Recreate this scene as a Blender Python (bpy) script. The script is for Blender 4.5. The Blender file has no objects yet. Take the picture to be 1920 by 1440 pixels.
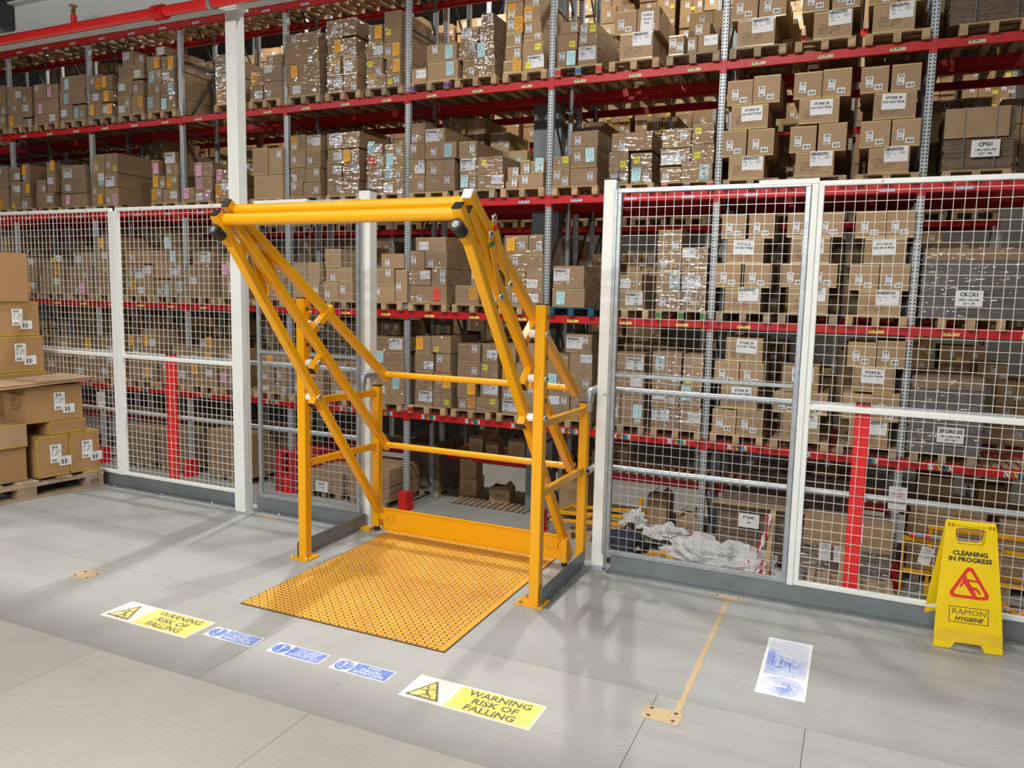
import bpy, bmesh, math, random
from mathutils import Vector, Matrix
random.seed(11)
R = math.radians
SC = bpy.context.scene
COL = SC.collection

# ------------------------------------------------------------------ camera
cam_d = bpy.data.cameras.new('camera'); cam = bpy.data.objects.new('camera', cam_d); COL.objects.link(cam)
cam_d.sensor_fit = 'HORIZONTAL'; cam_d.sensor_width = 36.0; cam_d.lens = 1434.94 * 36 / 1920
cam_d.clip_start = 0.05; cam_d.clip_end = 200
yaw, pitch, roll = R(-24.3015), R(-6.6548), R(1.2344)
fw = Vector((math.sin(yaw) * math.cos(pitch), math.cos(yaw) * math.cos(pitch), math.sin(pitch)))
rt = Vector((math.cos(yaw), -math.sin(yaw), 0)); up = rt.cross(fw)
r2 = rt * math.cos(roll) + up * math.sin(roll); u2 = up * math.cos(roll) - rt * math.sin(roll)
cam.matrix_world = Matrix(((r2.x, u2.x, -fw.x, 0), (r2.y, u2.y, -fw.y, 0), (r2.z, u2.z, -fw.z, 1.68), (0, 0, 0, 1)))
SC.camera = cam
# ------------------------------------------------------------------ world, lights, exposure
SC.view_settings.view_transform = 'Standard'; SC.view_settings.look = 'None'
SC.view_settings.gamma = 1.0; SC.view_settings.use_curve_mapping = False
SC.view_settings.exposure = -0.10
w = bpy.data.worlds.new('hall_air'); SC.world = w; w.use_nodes = True
w.node_tree.nodes['Background'].inputs[0].default_value = (0.95, 0.97, 1.0, 1)
w.node_tree.nodes['Background'].inputs[1].default_value = 0.045
def area(name, loc, sx, sy, power, col=(1, 1, 1), rot=(0, 0, 0), spread=180):
    d = bpy.data.lights.new(name, 'AREA'); d.shape = 'RECTANGLE'; d.size = sx; d.size_y = sy
    d.energy = power; d.color = col; d.spread = R(spread)
    o = bpy.data.objects.new(name, d); COL.objects.link(o); o.location = loc; o.rotation_euler = rot
    return o
for x, p in ((-18.0, 190), (-13.2, 210), (-8.8, 150), (-4.5, 400), (-1.9, 260), (2.4, 60)):   # high lamps over the lower aisle
    area('aisle_lamp', (x, 6.4, 7.5), .14, .42, p, (1, .98, .94), (R(10), 0, 0))
for x in (-14, -8, -2, 4):                                     # lamps over the aisle behind the racks
    area('rear_aisle_lamp', (x, 16.1, 9.8), 1.5, .3, 320, (1, .93, .82))
for y, p, t in ((2.6, 30, 0), (1.5, 44, 0), (-1.4, 190, 15), (-4.6, 430, 55)):   # tube lamps under the upper deck; unseen rear pair tilted to brighten upright faces
    area('deck_lamp', (-2.0, y, 3.70), 6.0, .12, p, (1, .985, .945), (R(t), 0, 0))

# ------------------------------------------------------------------ helpers
WL = {}
class MB:
    def __init__(s): s.v = []; s.f = []; s.m = []; s.uv = {}
    def face(s, pts, mi=0, uv=None):
        n = len(s.v); s.v += [tuple(p) for p in pts]; s.f.append(tuple(range(n, n + len(pts)))); s.m.append(mi)
        if uv: s.uv[len(s.f) - 1] = uv
    def solid(s, pts, faces, mi=0):
        n = len(s.v); s.v += [tuple(p) for p in pts]
        for f in faces: s.f.append(tuple(n + i for i in f)); s.m.append(mi)
    def box(s, x0, x1, y0, y1, z0, z1, mi=0):
        p = [(x, y, z) for z in (z0, z1) for y in (y0, y1) for x in (x0, x1)]
        s.solid(p, [(0, 2, 3, 1), (4, 5, 7, 6), (0, 1, 5, 4), (2, 6, 7, 3), (0, 4, 6, 2), (1, 3, 7, 5)], mi)
    def xform(s, M, start=0):
        for i in range(start, len(s.v)): s.v[i] = tuple(M @ Vector(s.v[i]))
    def prism(s, prof, p0, p1, upv, mi=0, caps=True):
        p0 = Vector(p0); p1 = Vector(p1); d = (p1 - p0).normalized(); upv = Vector(upv)
        a = d.cross(upv).normalized(); b = a.cross(d).normalized(); n = len(prof)
        pts = [p + a * q[0] + b * q[1] for p in (p0, p1) for q in prof]
        fs = [(i, (i + 1) % n, n + (i + 1) % n, n + i) for i in range(n)]
        if caps: fs += [tuple(range(n))[::-1], tuple(range(n, 2 * n))]
        s.solid(pts, fs, mi)
    def bar(s, p0, p1, w, h=None, upv=(0, 0, 1), ch=.006, mi=0):
        h = h or w; a, b = w / 2, h / 2; c = min(ch, a * .6, b * .6)
        if c <= 0: prof = [(-a, -b), (a, -b), (a, b), (-a, b)]
        else: prof = [(-a + c, -b), (a - c, -b), (a, -b + c), (a, b - c), (a - c, b), (-a + c, b), (-a, b - c), (-a, -b + c)]
        s.prism(prof, p0, p1, upv, mi)
    def tube(s, pts, r, n=12, mi=0):
        pts = [Vector(p) for p in pts]; N = len(pts); base = len(s.v); prev = None
        for i, p in enumerate(pts):
            d = (pts[min(i + 1, N - 1)] - pts[max(i - 1, 0)]).normalized()
            if prev is None:
                t = Vector((0, 0, 1)) if abs(d.z) < .9 else Vector((0, 1, 0)); a = d.cross(t).normalized()
            else: a = (prev - d * prev.dot(d)).normalized()
            prev = a; b = d.cross(a); rr = r[i] if isinstance(r, (list, tuple)) else r
            for k in range(n):
                t = 2 * math.pi * k / n; s.v.append(tuple(p + a * math.cos(t) * rr + b * math.sin(t) * rr))
        for i in range(N - 1):
            for k in range(n):
                s.f.append((base + i * n + k, base + i * n + (k + 1) % n, base + (i + 1) * n + (k + 1) % n, base + (i + 1) * n + k)); s.m.append(mi)
        s.f.append(tuple(base + k for k in range(n))[::-1]); s.m.append(mi)
        s.f.append(tuple(base + (N - 1) * n + k for k in range(n))); s.m.append(mi)
    def dome(s, c, ax, r, h, mi=0, n=12):
        c = Vector(c); ax = Vector(ax).normalized(); t = Vector((0, 0, 1)) if abs(ax.z) < .9 else Vector((1, 0, 0))
        a = ax.cross(t).normalized(); b = ax.cross(a); base = len(s.v); rings = [(1, 0), (1, .15), (.9, .5), (.6, .85), (.2, 1)]
        for q, z in rings:
            for k in range(n):
                th = 2 * math.pi * k / n; s.v.append(tuple(c + ax * h * z + (a * math.cos(th) + b * math.sin(th)) * r * q))
        for i in range(len(rings) - 1):
            for k in range(n):
                s.f.append((base + i * n + k, base + i * n + (k + 1) % n, base + (i + 1) * n + (k + 1) % n, base + (i + 1) * n + k)); s.m.append(mi)
        s.f.append(tuple(base + 4 * n + k for k in range(n))); s.m.append(mi)
    def quad(s, a, b, c, d, mi=0): s.face((a, b, c, d), mi, ((0, 0), (1, 0), (1, 1), (0, 1)))
    def mesh(s, name, mats, smooth=False, fix=False):
        me = bpy.data.meshes.new(name); me.from_pydata(s.v, [], s.f)
        for m in (mats if isinstance(mats, (list, tuple)) else [mats]): me.materials.append(m)
        me.polygons.foreach_set('material_index', s.m)
        if s.uv:
            l = me.uv_layers.new(name='UVMap').data
            for fi, uv in s.uv.items():
                for k, li in enumerate(me.polygons[fi].loop_indices): l[li].uv = uv[k]
        if smooth:
            me.polygons.foreach_set('use_smooth', [True] * len(me.polygons))
            try: me.set_sharp_from_angle(angle=R(40))
            except Exception: pass
        if fix:
            bm = bmesh.new(); bm.from_mesh(me); bmesh.ops.recalc_face_normals(bm, faces=bm.faces); bm.to_mesh(me); bm.free()
        return me
def link(name, data, parent=None, loc=(0, 0, 0), rotz=0):
    o = bpy.data.objects.new(name, data); COL.objects.link(o)
    o.location = loc
    if rotz: o.rotation_euler = (0, 0, rotz)
    if parent: o.parent = parent
    return o
def tag(o, label, cat, group=None, kind=None):
    o['label'] = label; o['category'] = cat
    if group: o['group'] = group
    if kind: o['kind'] = kind
    return o
def thing(name, label, cat, loc=(0, 0, 0), group=None, rotz=0):
    o = link(name, None, None, loc, rotz); o.empty_display_size = .1; WL[o.name] = Vector(loc)
    return tag(o, label, cat, group)
def struct(o): o['kind'] = 'structure'; return o
def obj(name, mb, mats, parent=None, loc=None, smooth=False, fix=True):
    """mb holds world coordinates; the object's origin is put at loc (default: the parent's origin or the base centre)"""
    pl = WL[parent.name] if parent else Vector((0, 0, 0))
    if loc is None:
        if parent: loc = pl
        else:
            xs, ys, zs = zip(*mb.v); loc = Vector(((min(xs) + max(xs)) / 2, (min(ys) + max(ys)) / 2, min(zs)))
    loc = Vector(loc); mb.v = [(x - loc.x, y - loc.y, z - loc.z) for x, y, z in mb.v]
    o = link(name, mb.mesh(name, mats, smooth, fix), parent, loc - pl); WL[o.name] = loc
    return o
def copy_tree(o, parent=None):
    c = o.copy(); COL.objects.link(c)
    if parent: c.parent = parent
    for ch in o.children: copy_tree(ch, c)
    return c
def bx(name, dims, mats, parent=None, **k):
    m = MB(); m.box(*dims); return obj(name, m, mats, parent, **k)

# ------------------------------------------------------------------ materials
def nt(name):
    m = bpy.data.materials.new(name); m.use_nodes = True; t = m.node_tree
    return m, t, t.nodes['Principled BSDF']
def N(t, typ, **k):
    n = t.nodes.new(typ)
    for a, b in k.items(): setattr(n, a, b)
    return n
def math_(t, op, a, b=None, c=None):
    n = N(t, 'ShaderNodeMath', operation=op)
    for i, v in enumerate((a, b, c)):
        if v is None: continue
        if isinstance(v, (int, float)): n.inputs[i].default_value = v
        else: t.links.new(v, n.inputs[i])
    return n.outputs[0]
def mixc(t, fac, a, b):
    n = N(t, 'ShaderNodeMix', data_type='RGBA')
    if isinstance(fac, (int, float)): n.inputs[0].default_value = fac
    else: t.links.new(fac, n.inputs[0])
    for i, v in ((6, a), (7, b)):
        if isinstance(v, tuple): n.inputs[i].default_value = (*v, 1)
        else: t.links.new(v, n.inputs[i])
    return n.outputs[2]
def noise(t, scale, vec=None, detail=3, rough=.5):
    n = N(t, 'ShaderNodeTexNoise'); n.inputs['Scale'].default_value = scale; n.inputs['Detail'].default_value = detail; n.inputs['Roughness'].default_value = rough
    if vec is not None: t.links.new(vec, n.inputs['Vector'])
    return n.outputs['Fac']
def ramp(t, fac, lo, hi):
    n = N(t, 'ShaderNodeMapRange'); n.inputs[1].default_value = lo; n.inputs[2].default_value = hi; t.links.new(fac, n.inputs[0]); return n.outputs[0]
def coord(t, kind='Object', scale=None):
    c = N(t, 'ShaderNodeTexCoord').outputs[kind]
    if scale:
        mp = N(t, 'ShaderNodeMapping'); mp.inputs['Scale'].default_value = scale; t.links.new(c, mp.inputs[0]); return mp.outputs[0]
    return c
def plain(name, col, rough=.5, metal=0, var=.0, nscale=12, rnd=0, bump=0, bscale=60, coat=0):
    m, t, b = nt(name); b.inputs['Roughness'].default_value = rough; b.inputs['Metallic'].default_value = metal
    if coat: b.inputs['Coat Weight'].default_value = coat
    c = None
    if var:
        f = ramp(t, noise(t, nscale, coord(t), 4), .3, .7)
        c = mixc(t, f, tuple(x * (1 - var) for x in col), tuple(min(1, x * (1 + var)) for x in col))
    if rnd:
        r = N(t, 'ShaderNodeObjectInfo').outputs['Random']; k = math_(t, 'MULTIPLY_ADD', r, 2 * rnd, 1 - rnd)
        h = N(t, 'ShaderNodeHueSaturation'); t.links.new(k, h.inputs['Value'])
        if c is None: h.inputs['Color'].default_value = (*col, 1)
        else: t.links.new(c, h.inputs['Color'])
        c = h.outputs[0]
    if c is None: b.inputs['Base Color'].default_value = (*col, 1)
    else: t.links.new(c, b.inputs['Base Color'])
    if bump:
        bn = N(t, 'ShaderNodeBump'); bn.inputs['Strength'].default_value = bump; bn.inputs['Distance'].default_value = .01
        t.links.new(noise(t, bscale, coord(t)), bn.inputs['Height']); t.links.new(bn.outputs[0], b.inputs['Normal'])
    return m
YEL = plain('yellow_powder_coat', (.80, .365, .0005), .30, coat=.1)
YELB = plain('yellow_plastic', (.86, .60, .003), .35, var=.06, nscale=9)
YELD = plain('yellow_worn_plastic', (.76, .50, .012), .45, var=.1, nscale=14)
WHITE = plain('white_paint', (.80, .82, .79), .4, var=.03)
BEAMP = plain('dimmed_beam_paint', (.55, .56, .55), .5)  # white paint greyed: the beam's dimmer light is put into the colour
WIRE = plain('cream_wire_paint', (.70, .64, .56), .4)
GALV = plain('galvanised_steel', (.36, .39, .41), .42, .55, var=.14, nscale=18)
GALVW = plain('galvanised_wire', (.5, .5, .5), .4, .4)
STEEL = plain('sheet_steel', (.20, .225, .235), .4, .4, var=.1, nscale=8)
DARKST = plain('dark_steel', (.045, .05, .055), .45, .3)
GREYCOL = plain('grey_paint', (.20, .22, .24), .5)
BLACK = plain('black_rubber', (.012, .012, .013), .5)
CHROME = plain('bolt_steel', (.55, .55, .55), .25, 1)
NYLON = plain('white_nylon', (.85, .84, .8), .4)
RED = plain('rack_red', (.52, .008, .011), .5, var=.06, nscale=5)
REDB = plain('signal_red', (.70, .012, .014), .4)
PIPE = plain('pipe_red', (.66, .02, .018), .25, coat=.5)
WOOD = plain('pallet_wood', (.44, .29, .155), .75, var=.22, nscale=6, rnd=.18)
WOODD = plain('weathered_wood', (.34, .255, .165), .8, var=.25, nscale=9, rnd=.15)
CARD = plain('cardboard', (.40, .258, .142), .75, var=.05, nscale=3, rnd=.10)
CARDL = plain('cardboard_rear', (.38, .25, .13), .8, var=.2, nscale=1.3)
CARDD = plain('cardboard_warm', (.36, .20, .082), .7, var=.06, nscale=4, rnd=.06)
CARDK = plain('cardboard_flat_dark', (.17, .115, .075), .8, var=.25, nscale=9)
CARDF = plain('cardboard_flat', (.36, .235, .135), .8, var=.1, nscale=5)
TAPE = plain('parcel_tape', (.60, .47, .20), .22)
TAPEY = plain('yellow_tape', (.44, .28, .045), .2)
SEAM = plain('carton_seam', (.17, .10, .05), .8)
PAPER = plain('white_paper', (.80, .80, .80), .6)
INK = plain('black_ink', (.02, .02, .022), .6)
CHIP = plain('bare_chipboard', (.52, .38, .22), .8, var=.12, nscale=90)
NAVY = plain('navy_cloth', (.010, .013, .03), .85, bump=.3, bscale=30)
SKIN = plain('skin', (.5, .3, .22), .55)
HAIR = plain('dark_hair', (.02, .015, .01), .6)
BRASS = plain('brass', (.65, .42, .22), .3, 1)
PBLUE = plain('pallet_blue', (.03, .12, .33), .6); PRED = plain('pallet_red', (.45, .02, .02), .5)
PVIO = plain('pallet_violet', (.16, .07, .25), .6); PGRN = plain('pallet_green', (.03, .2, .05), .6); PTEAL = plain('pallet_teal', (.01, .075, .11), .6)
WEARW = plain('white_vinyl', (.74, .72, .68), .5, var=.06, nscale=40)
GREYW = None

def floor_mat(name, lo, hi, dirt):
    m, t, b = nt(name); co = coord(t, 'Object'); g = N(t, 'ShaderNodeNewGeometry').outputs['Position']
    n1 = noise(t, 1.1, g, 5, .6); n2 = noise(t, 6, g, 5, .65); n3 = noise(t, 60, g, 3)
    c = mixc(t, ramp(t, n1, .35, .65), lo, hi)
    c = mixc(t, math_(t, 'MULTIPLY', ramp(t, n2, .45, .75), .35), c, dirt)
    spk = math_(t, 'GREATER_THAN', noise(t, 23, g, 2), .77); c = mixc(t, math_(t, 'MULTIPLY', spk, .5), c, (.16, .15, .14))
    mp = N(t, 'ShaderNodeMapping'); mp.inputs['Scale'].default_value = (1.2, 14, 1); mp.inputs['Rotation'].default_value = (0, 0, R(-62)); t.links.new(g, mp.inputs[0])
    scr = ramp(t, noise(t, 2.2, mp.outputs[0], 6, .7), .58, .70); c = mixc(t, math_(t, 'MULTIPLY', scr, .22), c, (.56, .54, .51))
    r = N(t, 'ShaderNodeObjectInfo').outputs['Random']; h = N(t, 'ShaderNodeHueSaturation'); t.links.new(math_(t, 'MULTIPLY_ADD', r, .09, .955), h.inputs['Value']); t.links.new(c, h.inputs['Color'])
    t.links.new(h.outputs[0], b.inputs['Base Color'])
    t.links.new(math_(t, 'MULTIPLY_ADD', n2, .25, .32), b.inputs['Roughness'])
    wv = N(t, 'ShaderNodeTexWave'); wv.bands_direction = 'Y'; wv.inputs['Scale'].default_value = 11; wv.inputs['Distortion'].default_value = .6; t.links.new(g, wv.inputs[0])
    bn = N(t, 'ShaderNodeBump'); bn.inputs['Strength'].default_value = .05; bn.inputs['Distance'].default_value = .004
    t.links.new(math_(t, 'ADD', wv.outputs['Fac'], n3), bn.inputs['Height']); t.links.new(bn.outputs[0], b.inputs['Normal'])
    return m
FLOOR = floor_mat('sealed_floor_board', (.300, .306, .302), (.352, .355, .347), (.325, .317, .293))
FLOORM = floor_mat('midtone_floor_board', (.325, .322, .31), (.385, .38, .362), (.36, .345, .318))  # tone between the grey row and the beige rows
FLOORW = floor_mat('beige_floor_board', (.42, .40, .37), (.50, .475, .435), (.46, .415, .37))  # paler, warmer boards for the rows nearest the camera
CONC = plain('concrete', (.37, .37, .35), .55, var=.12, nscale=.9)
def tread_mat():
    m, t, b = nt('worn_yellow_plate'); g = coord(t)
    c = mixc(t, ramp(t, noise(t, 3.2, g, 5, .6), .35, .7), (.72, .37, .03), (.62, .26, .025))
    c = mixc(t, math_(t, 'MULTIPLY', ramp(t, noise(t, 38, g, 4), .58, .8), .5), c, (.40, .22, .08))
    t.links.new(c, b.inputs['Base Color']); b.inputs['Roughness'].default_value = .42; return m
TREAD = tread_mat()
STUD = plain('worn_stud_steel', (.07, .05, .03), .45, .4, var=.3, nscale=30)
def post_mat():
    m, t, b = nt('punched_galvanised'); co = coord(t); sp = N(t, 'ShaderNodeSeparateXYZ'); t.links.new(co, sp.inputs[0])
    ax = math_(t, 'ABSOLUTE', sp.outputs[0]); dx = math_(t, 'SUBTRACT', ax, .024)
    dz = math_(t, 'SUBTRACT', math_(t, 'FRACT', math_(t, 'MULTIPLY', sp.outputs[2], 20)), .5); dz = math_(t, 'DIVIDE', dz, 20)
    d = math_(t, 'SQRT', math_(t, 'ADD', math_(t, 'MULTIPLY', dx, dx), math_(t, 'MULTIPLY', math_(t, 'MULTIPLY', dz, .8), math_(t, 'MULTIPLY', dz, .8))))
    hole = math_(t, 'LESS_THAN', d, .0115)
    c = mixc(t, hole, (.50, .53, .55), (.012, .012, .014)); t.links.new(c, b.inputs['Base Color'])
    b.inputs['Roughness'].default_value = .45; t.links.new(math_(t, 'MULTIPLY_ADD', hole, -.3, .3), b.inputs['Metallic']); return m
POST = post_mat()
def wrap_mat():
    m, t, b = nt('stretch_film'); t.nodes.remove(b); out = t.nodes['Material Output']
    tr = N(t, 'ShaderNodeBsdfTransparent'); tr.inputs[0].default_value = (.93, .93, .94, 1)
    gl = N(t, 'ShaderNodeBsdfGlossy'); gl.inputs['Roughness'].default_value = .09
    g = N(t, 'ShaderNodeNewGeometry').outputs['Position']
    mp = N(t, 'ShaderNodeMapping'); mp.inputs['Scale'].default_value = (1.6, 1.6, 11); mp.inputs['Rotation'].default_value = (0, R(9), 0); t.links.new(g, mp.inputs[0])
    n1 = noise(t, 1.5, mp.outputs[0], 2, .5); n2 = noise(t, 7, g, 1)
    bn = N(t, 'ShaderNodeBump'); bn.inputs['Strength'].default_value = 1; bn.inputs['Distance'].default_value = .04
    t.links.new(math_(t, 'MULTIPLY_ADD', n2, .25, n1), bn.inputs['Height']); t.links.new(bn.outputs[0], gl.inputs['Normal'])
    mx = N(t, 'ShaderNodeMixShader'); t.links.new(math_(t, 'MULTIPLY_ADD', ramp(t, noise(t, .9, g, 3), .35, .7), .20, .05), mx.inputs[0])
    t.links.new(tr.outputs[0], mx.inputs[1]); t.links.new(gl.outputs[0], mx.inputs[2]); t.links.new(mx.outputs[0], out.inputs['Surface']); return m
FILM = wrap_mat()
def film_heap_mat():
    m, t, b = nt('crumpled_film'); b.inputs['Base Color'].default_value = (.88, .88, .9, 1); b.inputs['Roughness'].default_value = .15; b.inputs['Alpha'].default_value = .75
    bn = N(t, 'ShaderNodeBump'); bn.inputs['Strength'].default_value = 1; bn.inputs['Distance'].default_value = .06
    t.links.new(noise(t, 12, coord(t), 5, .6), bn.inputs['Height']); t.links.new(bn.outputs[0], b.inputs['Normal']); return m
HEAP = film_heap_mat()
def print_mat(name, paper, rects, ink=(.03, .03, .035), rough=.55, speck=None):
    """flat print on paper: rects = (kind,u0,u1,v0,v1,n): kind b = bar code, t = n lines of small text, s = solid"""
    m, t, b = nt(name); uv = N(t, 'ShaderNodeTexCoord').outputs['UV']; sp = N(t, 'ShaderNodeSeparateXYZ'); t.links.new(uv, sp.inputs[0]); u, v = sp.outputs[0], sp.outputs[1]
    tot = None
    for k, u0, u1, v0, v1, n in rects:
        q = math_(t, 'MULTIPLY', math_(t, 'GREATER_THAN', u, u0), math_(t, 'LESS_THAN', u, u1))
        q = math_(t, 'MULTIPLY', q, math_(t, 'MULTIPLY', math_(t, 'GREATER_THAN', v, v0), math_(t, 'LESS_THAN', v, v1)))
        if k == 'b':
            wn = N(t, 'ShaderNodeTexWhiteNoise', noise_dimensions='1D'); t.links.new(math_(t, 'FLOOR', math_(t, 'MULTIPLY', u, n)), wn.inputs['W'])
            q = math_(t, 'MULTIPLY', q, math_(t, 'GREATER_THAN', wn.outputs[0], .42))
        elif k == 't':
            row = math_(t, 'MULTIPLY', math_(t, 'SUBTRACT', v, v0), n / (v1 - v0))
            ln = math_(t, 'GREATER_THAN', math_(t, 'FRACT', row), .5)
            cb = N(t, 'ShaderNodeCombineXYZ'); t.links.new(math_(t, 'FLOOR', math_(t, 'MULTIPLY', u, 26)), cb.inputs[0]); t.links.new(math_(t, 'FLOOR', row), cb.inputs[1])
            wn = N(t, 'ShaderNodeTexWhiteNoise', noise_dimensions='2D'); t.links.new(cb.outputs[0], wn.inputs['Vector'])
            q = math_(t, 'MULTIPLY', q, math_(t, 'MULTIPLY', ln, math_(t, 'GREATER_THAN', wn.outputs[0], .35)))
        tot = q if tot is None else math_(t, 'MAXIMUM', tot, q)
    if tot is not None: t.links.new(mixc(t, math_(t, 'MULTIPLY', tot, .85), paper, ink), b.inputs['Base Color'])
    else: b.inputs['Base Color'].default_value = (*paper, 1)
    b.inputs['Roughness'].default_value = rough; return m
LBIG = print_mat('a4_label', (.80, .80, .81), [('t', .05, .5, .42, .66, 3), ('b', .62, .93, .48, .66, 60), ('t', .05, .3, .26, .34, 1)])
LNOTE = print_mat('a4_notice', (.80, .80, .81), [])
LBAR = print_mat('bar_code_label', (.78, .78, .78), [('b', .15, .85, .70, .94, 22), ('t', .12, .8, .34, .62, 3), ('b', .12, .88, .06, .26, 26)])
LSML = print_mat('small_bar_code_label', (.78, .78, .78), [('b', .12, .88, .2, .75, 20)])
LDOC = print_mat('document_sheet', (.78, .78, .79), [('t', .1, .9, .3, .92, 9)])
SHEET = {k: print_mat('sheet_' + n, c, [('t', .14, .86, .22, .9, 7), ('b', .55, .9, .05, .15, 16)], ink=tuple(x * .25 for x in c)) for k, n, c in
         (('o', 'amber', (.88, .40, .03)), ('O', 'orange', (.87, .20, .03)), ('b', 'blue', (.46, .72, .76)), ('p', 'pink', (.80, .40, .56)), ('r', 'red', (.80, .08, .05)))}
SHEET['y'] = print_mat('sheet_yellow', (.84, .76, .05), [('t', .1, .9, .35, .65, 1)])
PRINT = None
def print_only():
    m, t, b = nt('carton_print'); out = t.nodes['Material Output']; uv = N(t, 'ShaderNodeTexCoord').outputs['UV']; sp = N(t, 'ShaderNodeSeparateXYZ'); t.links.new(uv, sp.inputs[0]); u, v = sp.outputs[0], sp.outputs[1]
    row = math_(t, 'MULTIPLY', v, 7); ln = math_(t, 'GREATER_THAN', math_(t, 'FRACT', row), .62)
    cb = N(t, 'ShaderNodeCombineXYZ'); t.links.new(math_(t, 'FLOOR', math_(t, 'MULTIPLY', u, 24)), cb.inputs[0]); t.links.new(math_(t, 'FLOOR', row), cb.inputs[1])
    wn = N(t, 'ShaderNodeTexWhiteNoise', noise_dimensions='2D'); t.links.new(cb.outputs[0], wn.inputs['Vector'])
    f = math_(t, 'MULTIPLY', math_(t, 'MULTIPLY', ln, math_(t, 'GREATER_THAN', wn.outputs[0], .4)), .6)
    tr = N(t, 'ShaderNodeBsdfTransparent'); mx = N(t, 'ShaderNodeMixShader'); t.links.new(f, mx.inputs[0]); t.links.new(tr.outputs[0], mx.inputs[1]); t.links.new(b.outputs[0], mx.inputs[2]); t.links.new(mx.outputs[0], out.inputs['Surface'])
    b.inputs['Base Color'].default_value = (.06, .035, .02, 1); return m
PRINT = print_only()
def worn_mat(name, col, amt, base=(.74, .73, .72), scale=260, patch=2.5, lo=.35, hi=.75):
    m, t, b = nt(name); g = N(t, 'ShaderNodeNewGeometry').outputs['Position']
    sp = noise(t, scale, g, 2); pt = ramp(t, noise(t, patch, g, 3), lo, hi)
    f = math_(t, 'GREATER_THAN', math_(t, 'ADD', sp, math_(t, 'MULTIPLY', pt, amt)), .62)
    t.links.new(mixc(t, f, col, base), b.inputs['Base Color']); b.inputs['Roughness'].default_value = .5; return m
VYEL = worn_mat('worn_yellow_vinyl', (.76, .60, .08), .22, (.80, .72, .30))
VBLK = worn_mat('worn_black_vinyl', (.06, .055, .05), .14, (.45, .40, .2))
VBLU = worn_mat('worn_blue_vinyl', (.055, .13, .50), .12, (.50, .58, .76))
VBLUW = worn_mat('rubbed_blue_vinyl', (.06, .16, .62), .42, (.66, .70, .80), 330, 3.2, .3, .6)
VWHT = plain('white_print', (.76, .77, .80), .5)

# ------------------------------------------------------------------ text and flat shapes
TXT = {}
def text_me(s, size, al='LEFT', bold=0, shear=0, sx=1, mat=None, ls=1):
    k = (s, size, al, bold, shear, sx, mat.name if mat else '', ls)
    if k in TXT: return TXT[k]
    c = bpy.data.curves.new('lettering', 'FONT'); c.body = s; c.size = size; c.align_x = al; c.offset = bold; c.shear = shear; c.resolution_u = 2; c.space_line = ls; c.fill_mode = 'FRONT'
    o = bpy.data.objects.new('tmp', c); COL.objects.link(o); dg = bpy.context.evaluated_depsgraph_get(); dg.update()
    me = bpy.data.meshes.new_from_object(o.evaluated_get(dg)); bpy.data.objects.remove(o)
    me.name = 'lettering'
    if sx != 1: me.transform(Matrix.Diagonal((sx, 1, 1, 1)))
    me.materials.clear(); me.materials.append(mat or INK); TXT[k] = me; return me
def shape_me(loops, th, mat, name='shape'):
    c = bpy.data.curves.new('tmp', 'CURVE'); c.dimensions = '2D'; c.fill_mode = 'BOTH'; c.extrude = th / 2
    for l in loops:
        s = c.splines.new('POLY'); s.points.add(len(l) - 1); s.use_cyclic_u = True
        for p, q in zip(s.points, l): p.co = (q[0], q[1], 0, 1)
    o = bpy.data.objects.new('tmp', c); COL.objects.link(o); dg = bpy.context.evaluated_depsgraph_get(); dg.update()
    me = bpy.data.meshes.new_from_object(o.evaluated_get(dg)); bpy.data.objects.remove(o)
    me.name = name; me.transform(Matrix.Translation((0, 0, th / 2))); me.materials.clear(); me.materials.append(mat); return me
def rot_loops(loops, a, ox=0, oy=0, s=1):
    ca, sa = math.cos(a), math.sin(a); return [[(ox + s * (x * ca - y * sa), oy + s * (x * sa + y * ca)) for x, y in l] for l in loops]
def limb(p, q, w0, w1, n=5):
    """2D capsule outline"""
    dx, dy = q[0] - p[0], q[1] - p[1]; a = math.atan2(dy, dx); o = []
    for i in range(n + 1):
        t = a + math.pi / 2 + math.pi * i / n; o.append((p[0] + math.cos(t) * w0, p[1] + math.sin(t) * w0))
    for i in range(n + 1):
        t = a - math.pi / 2 + math.pi * i / n; o.append((q[0] + math.cos(t) * w1, q[1] + math.sin(t) * w1))
    return o
def disc(x, y, rx, ry=None, n=24): return [(x + math.cos(2 * math.pi * i / n) * rx, y + math.sin(2 * math.pi * i / n) * (ry or rx)) for i in range(n)]
def rtri(pts, r, n=5):
    """rounded polygon"""
    o = []; N_ = len(pts)
    for i in range(N_):
        p = Vector(pts[i]); a = (Vector(pts[i - 1]) - p).normalized(); b = (Vector(pts[(i + 1) % N_]) - p).normalized()
        half = a.angle(b) / 2; d = r / math.tan(half); c = p + (a + b).normalized() * (r / math.sin(half))
        s = p + a * d - c; e = p + b * d - c; ang = math.atan2(s.x * e.y - s.y * e.x, s.dot(e))
        for k in range(n + 1):
            t = ang * k / n; o.append((c.x + s.x * math.cos(t) - s.y * math.sin(t), c.y + s.x * math.sin(t) + s.y * math.cos(t)))
    return o
def put(name, me, parent, M, pl=None):
    """link mesh data with world matrix M below parent (parent unrotated)"""
    o = bpy.data.objects.new(name, me); COL.objects.link(o)
    if parent: o.parent = parent; o.matrix_local = Matrix.Translation(-WL[parent.name]) @ M
    else: o.matrix_local = M
    return o
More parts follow.
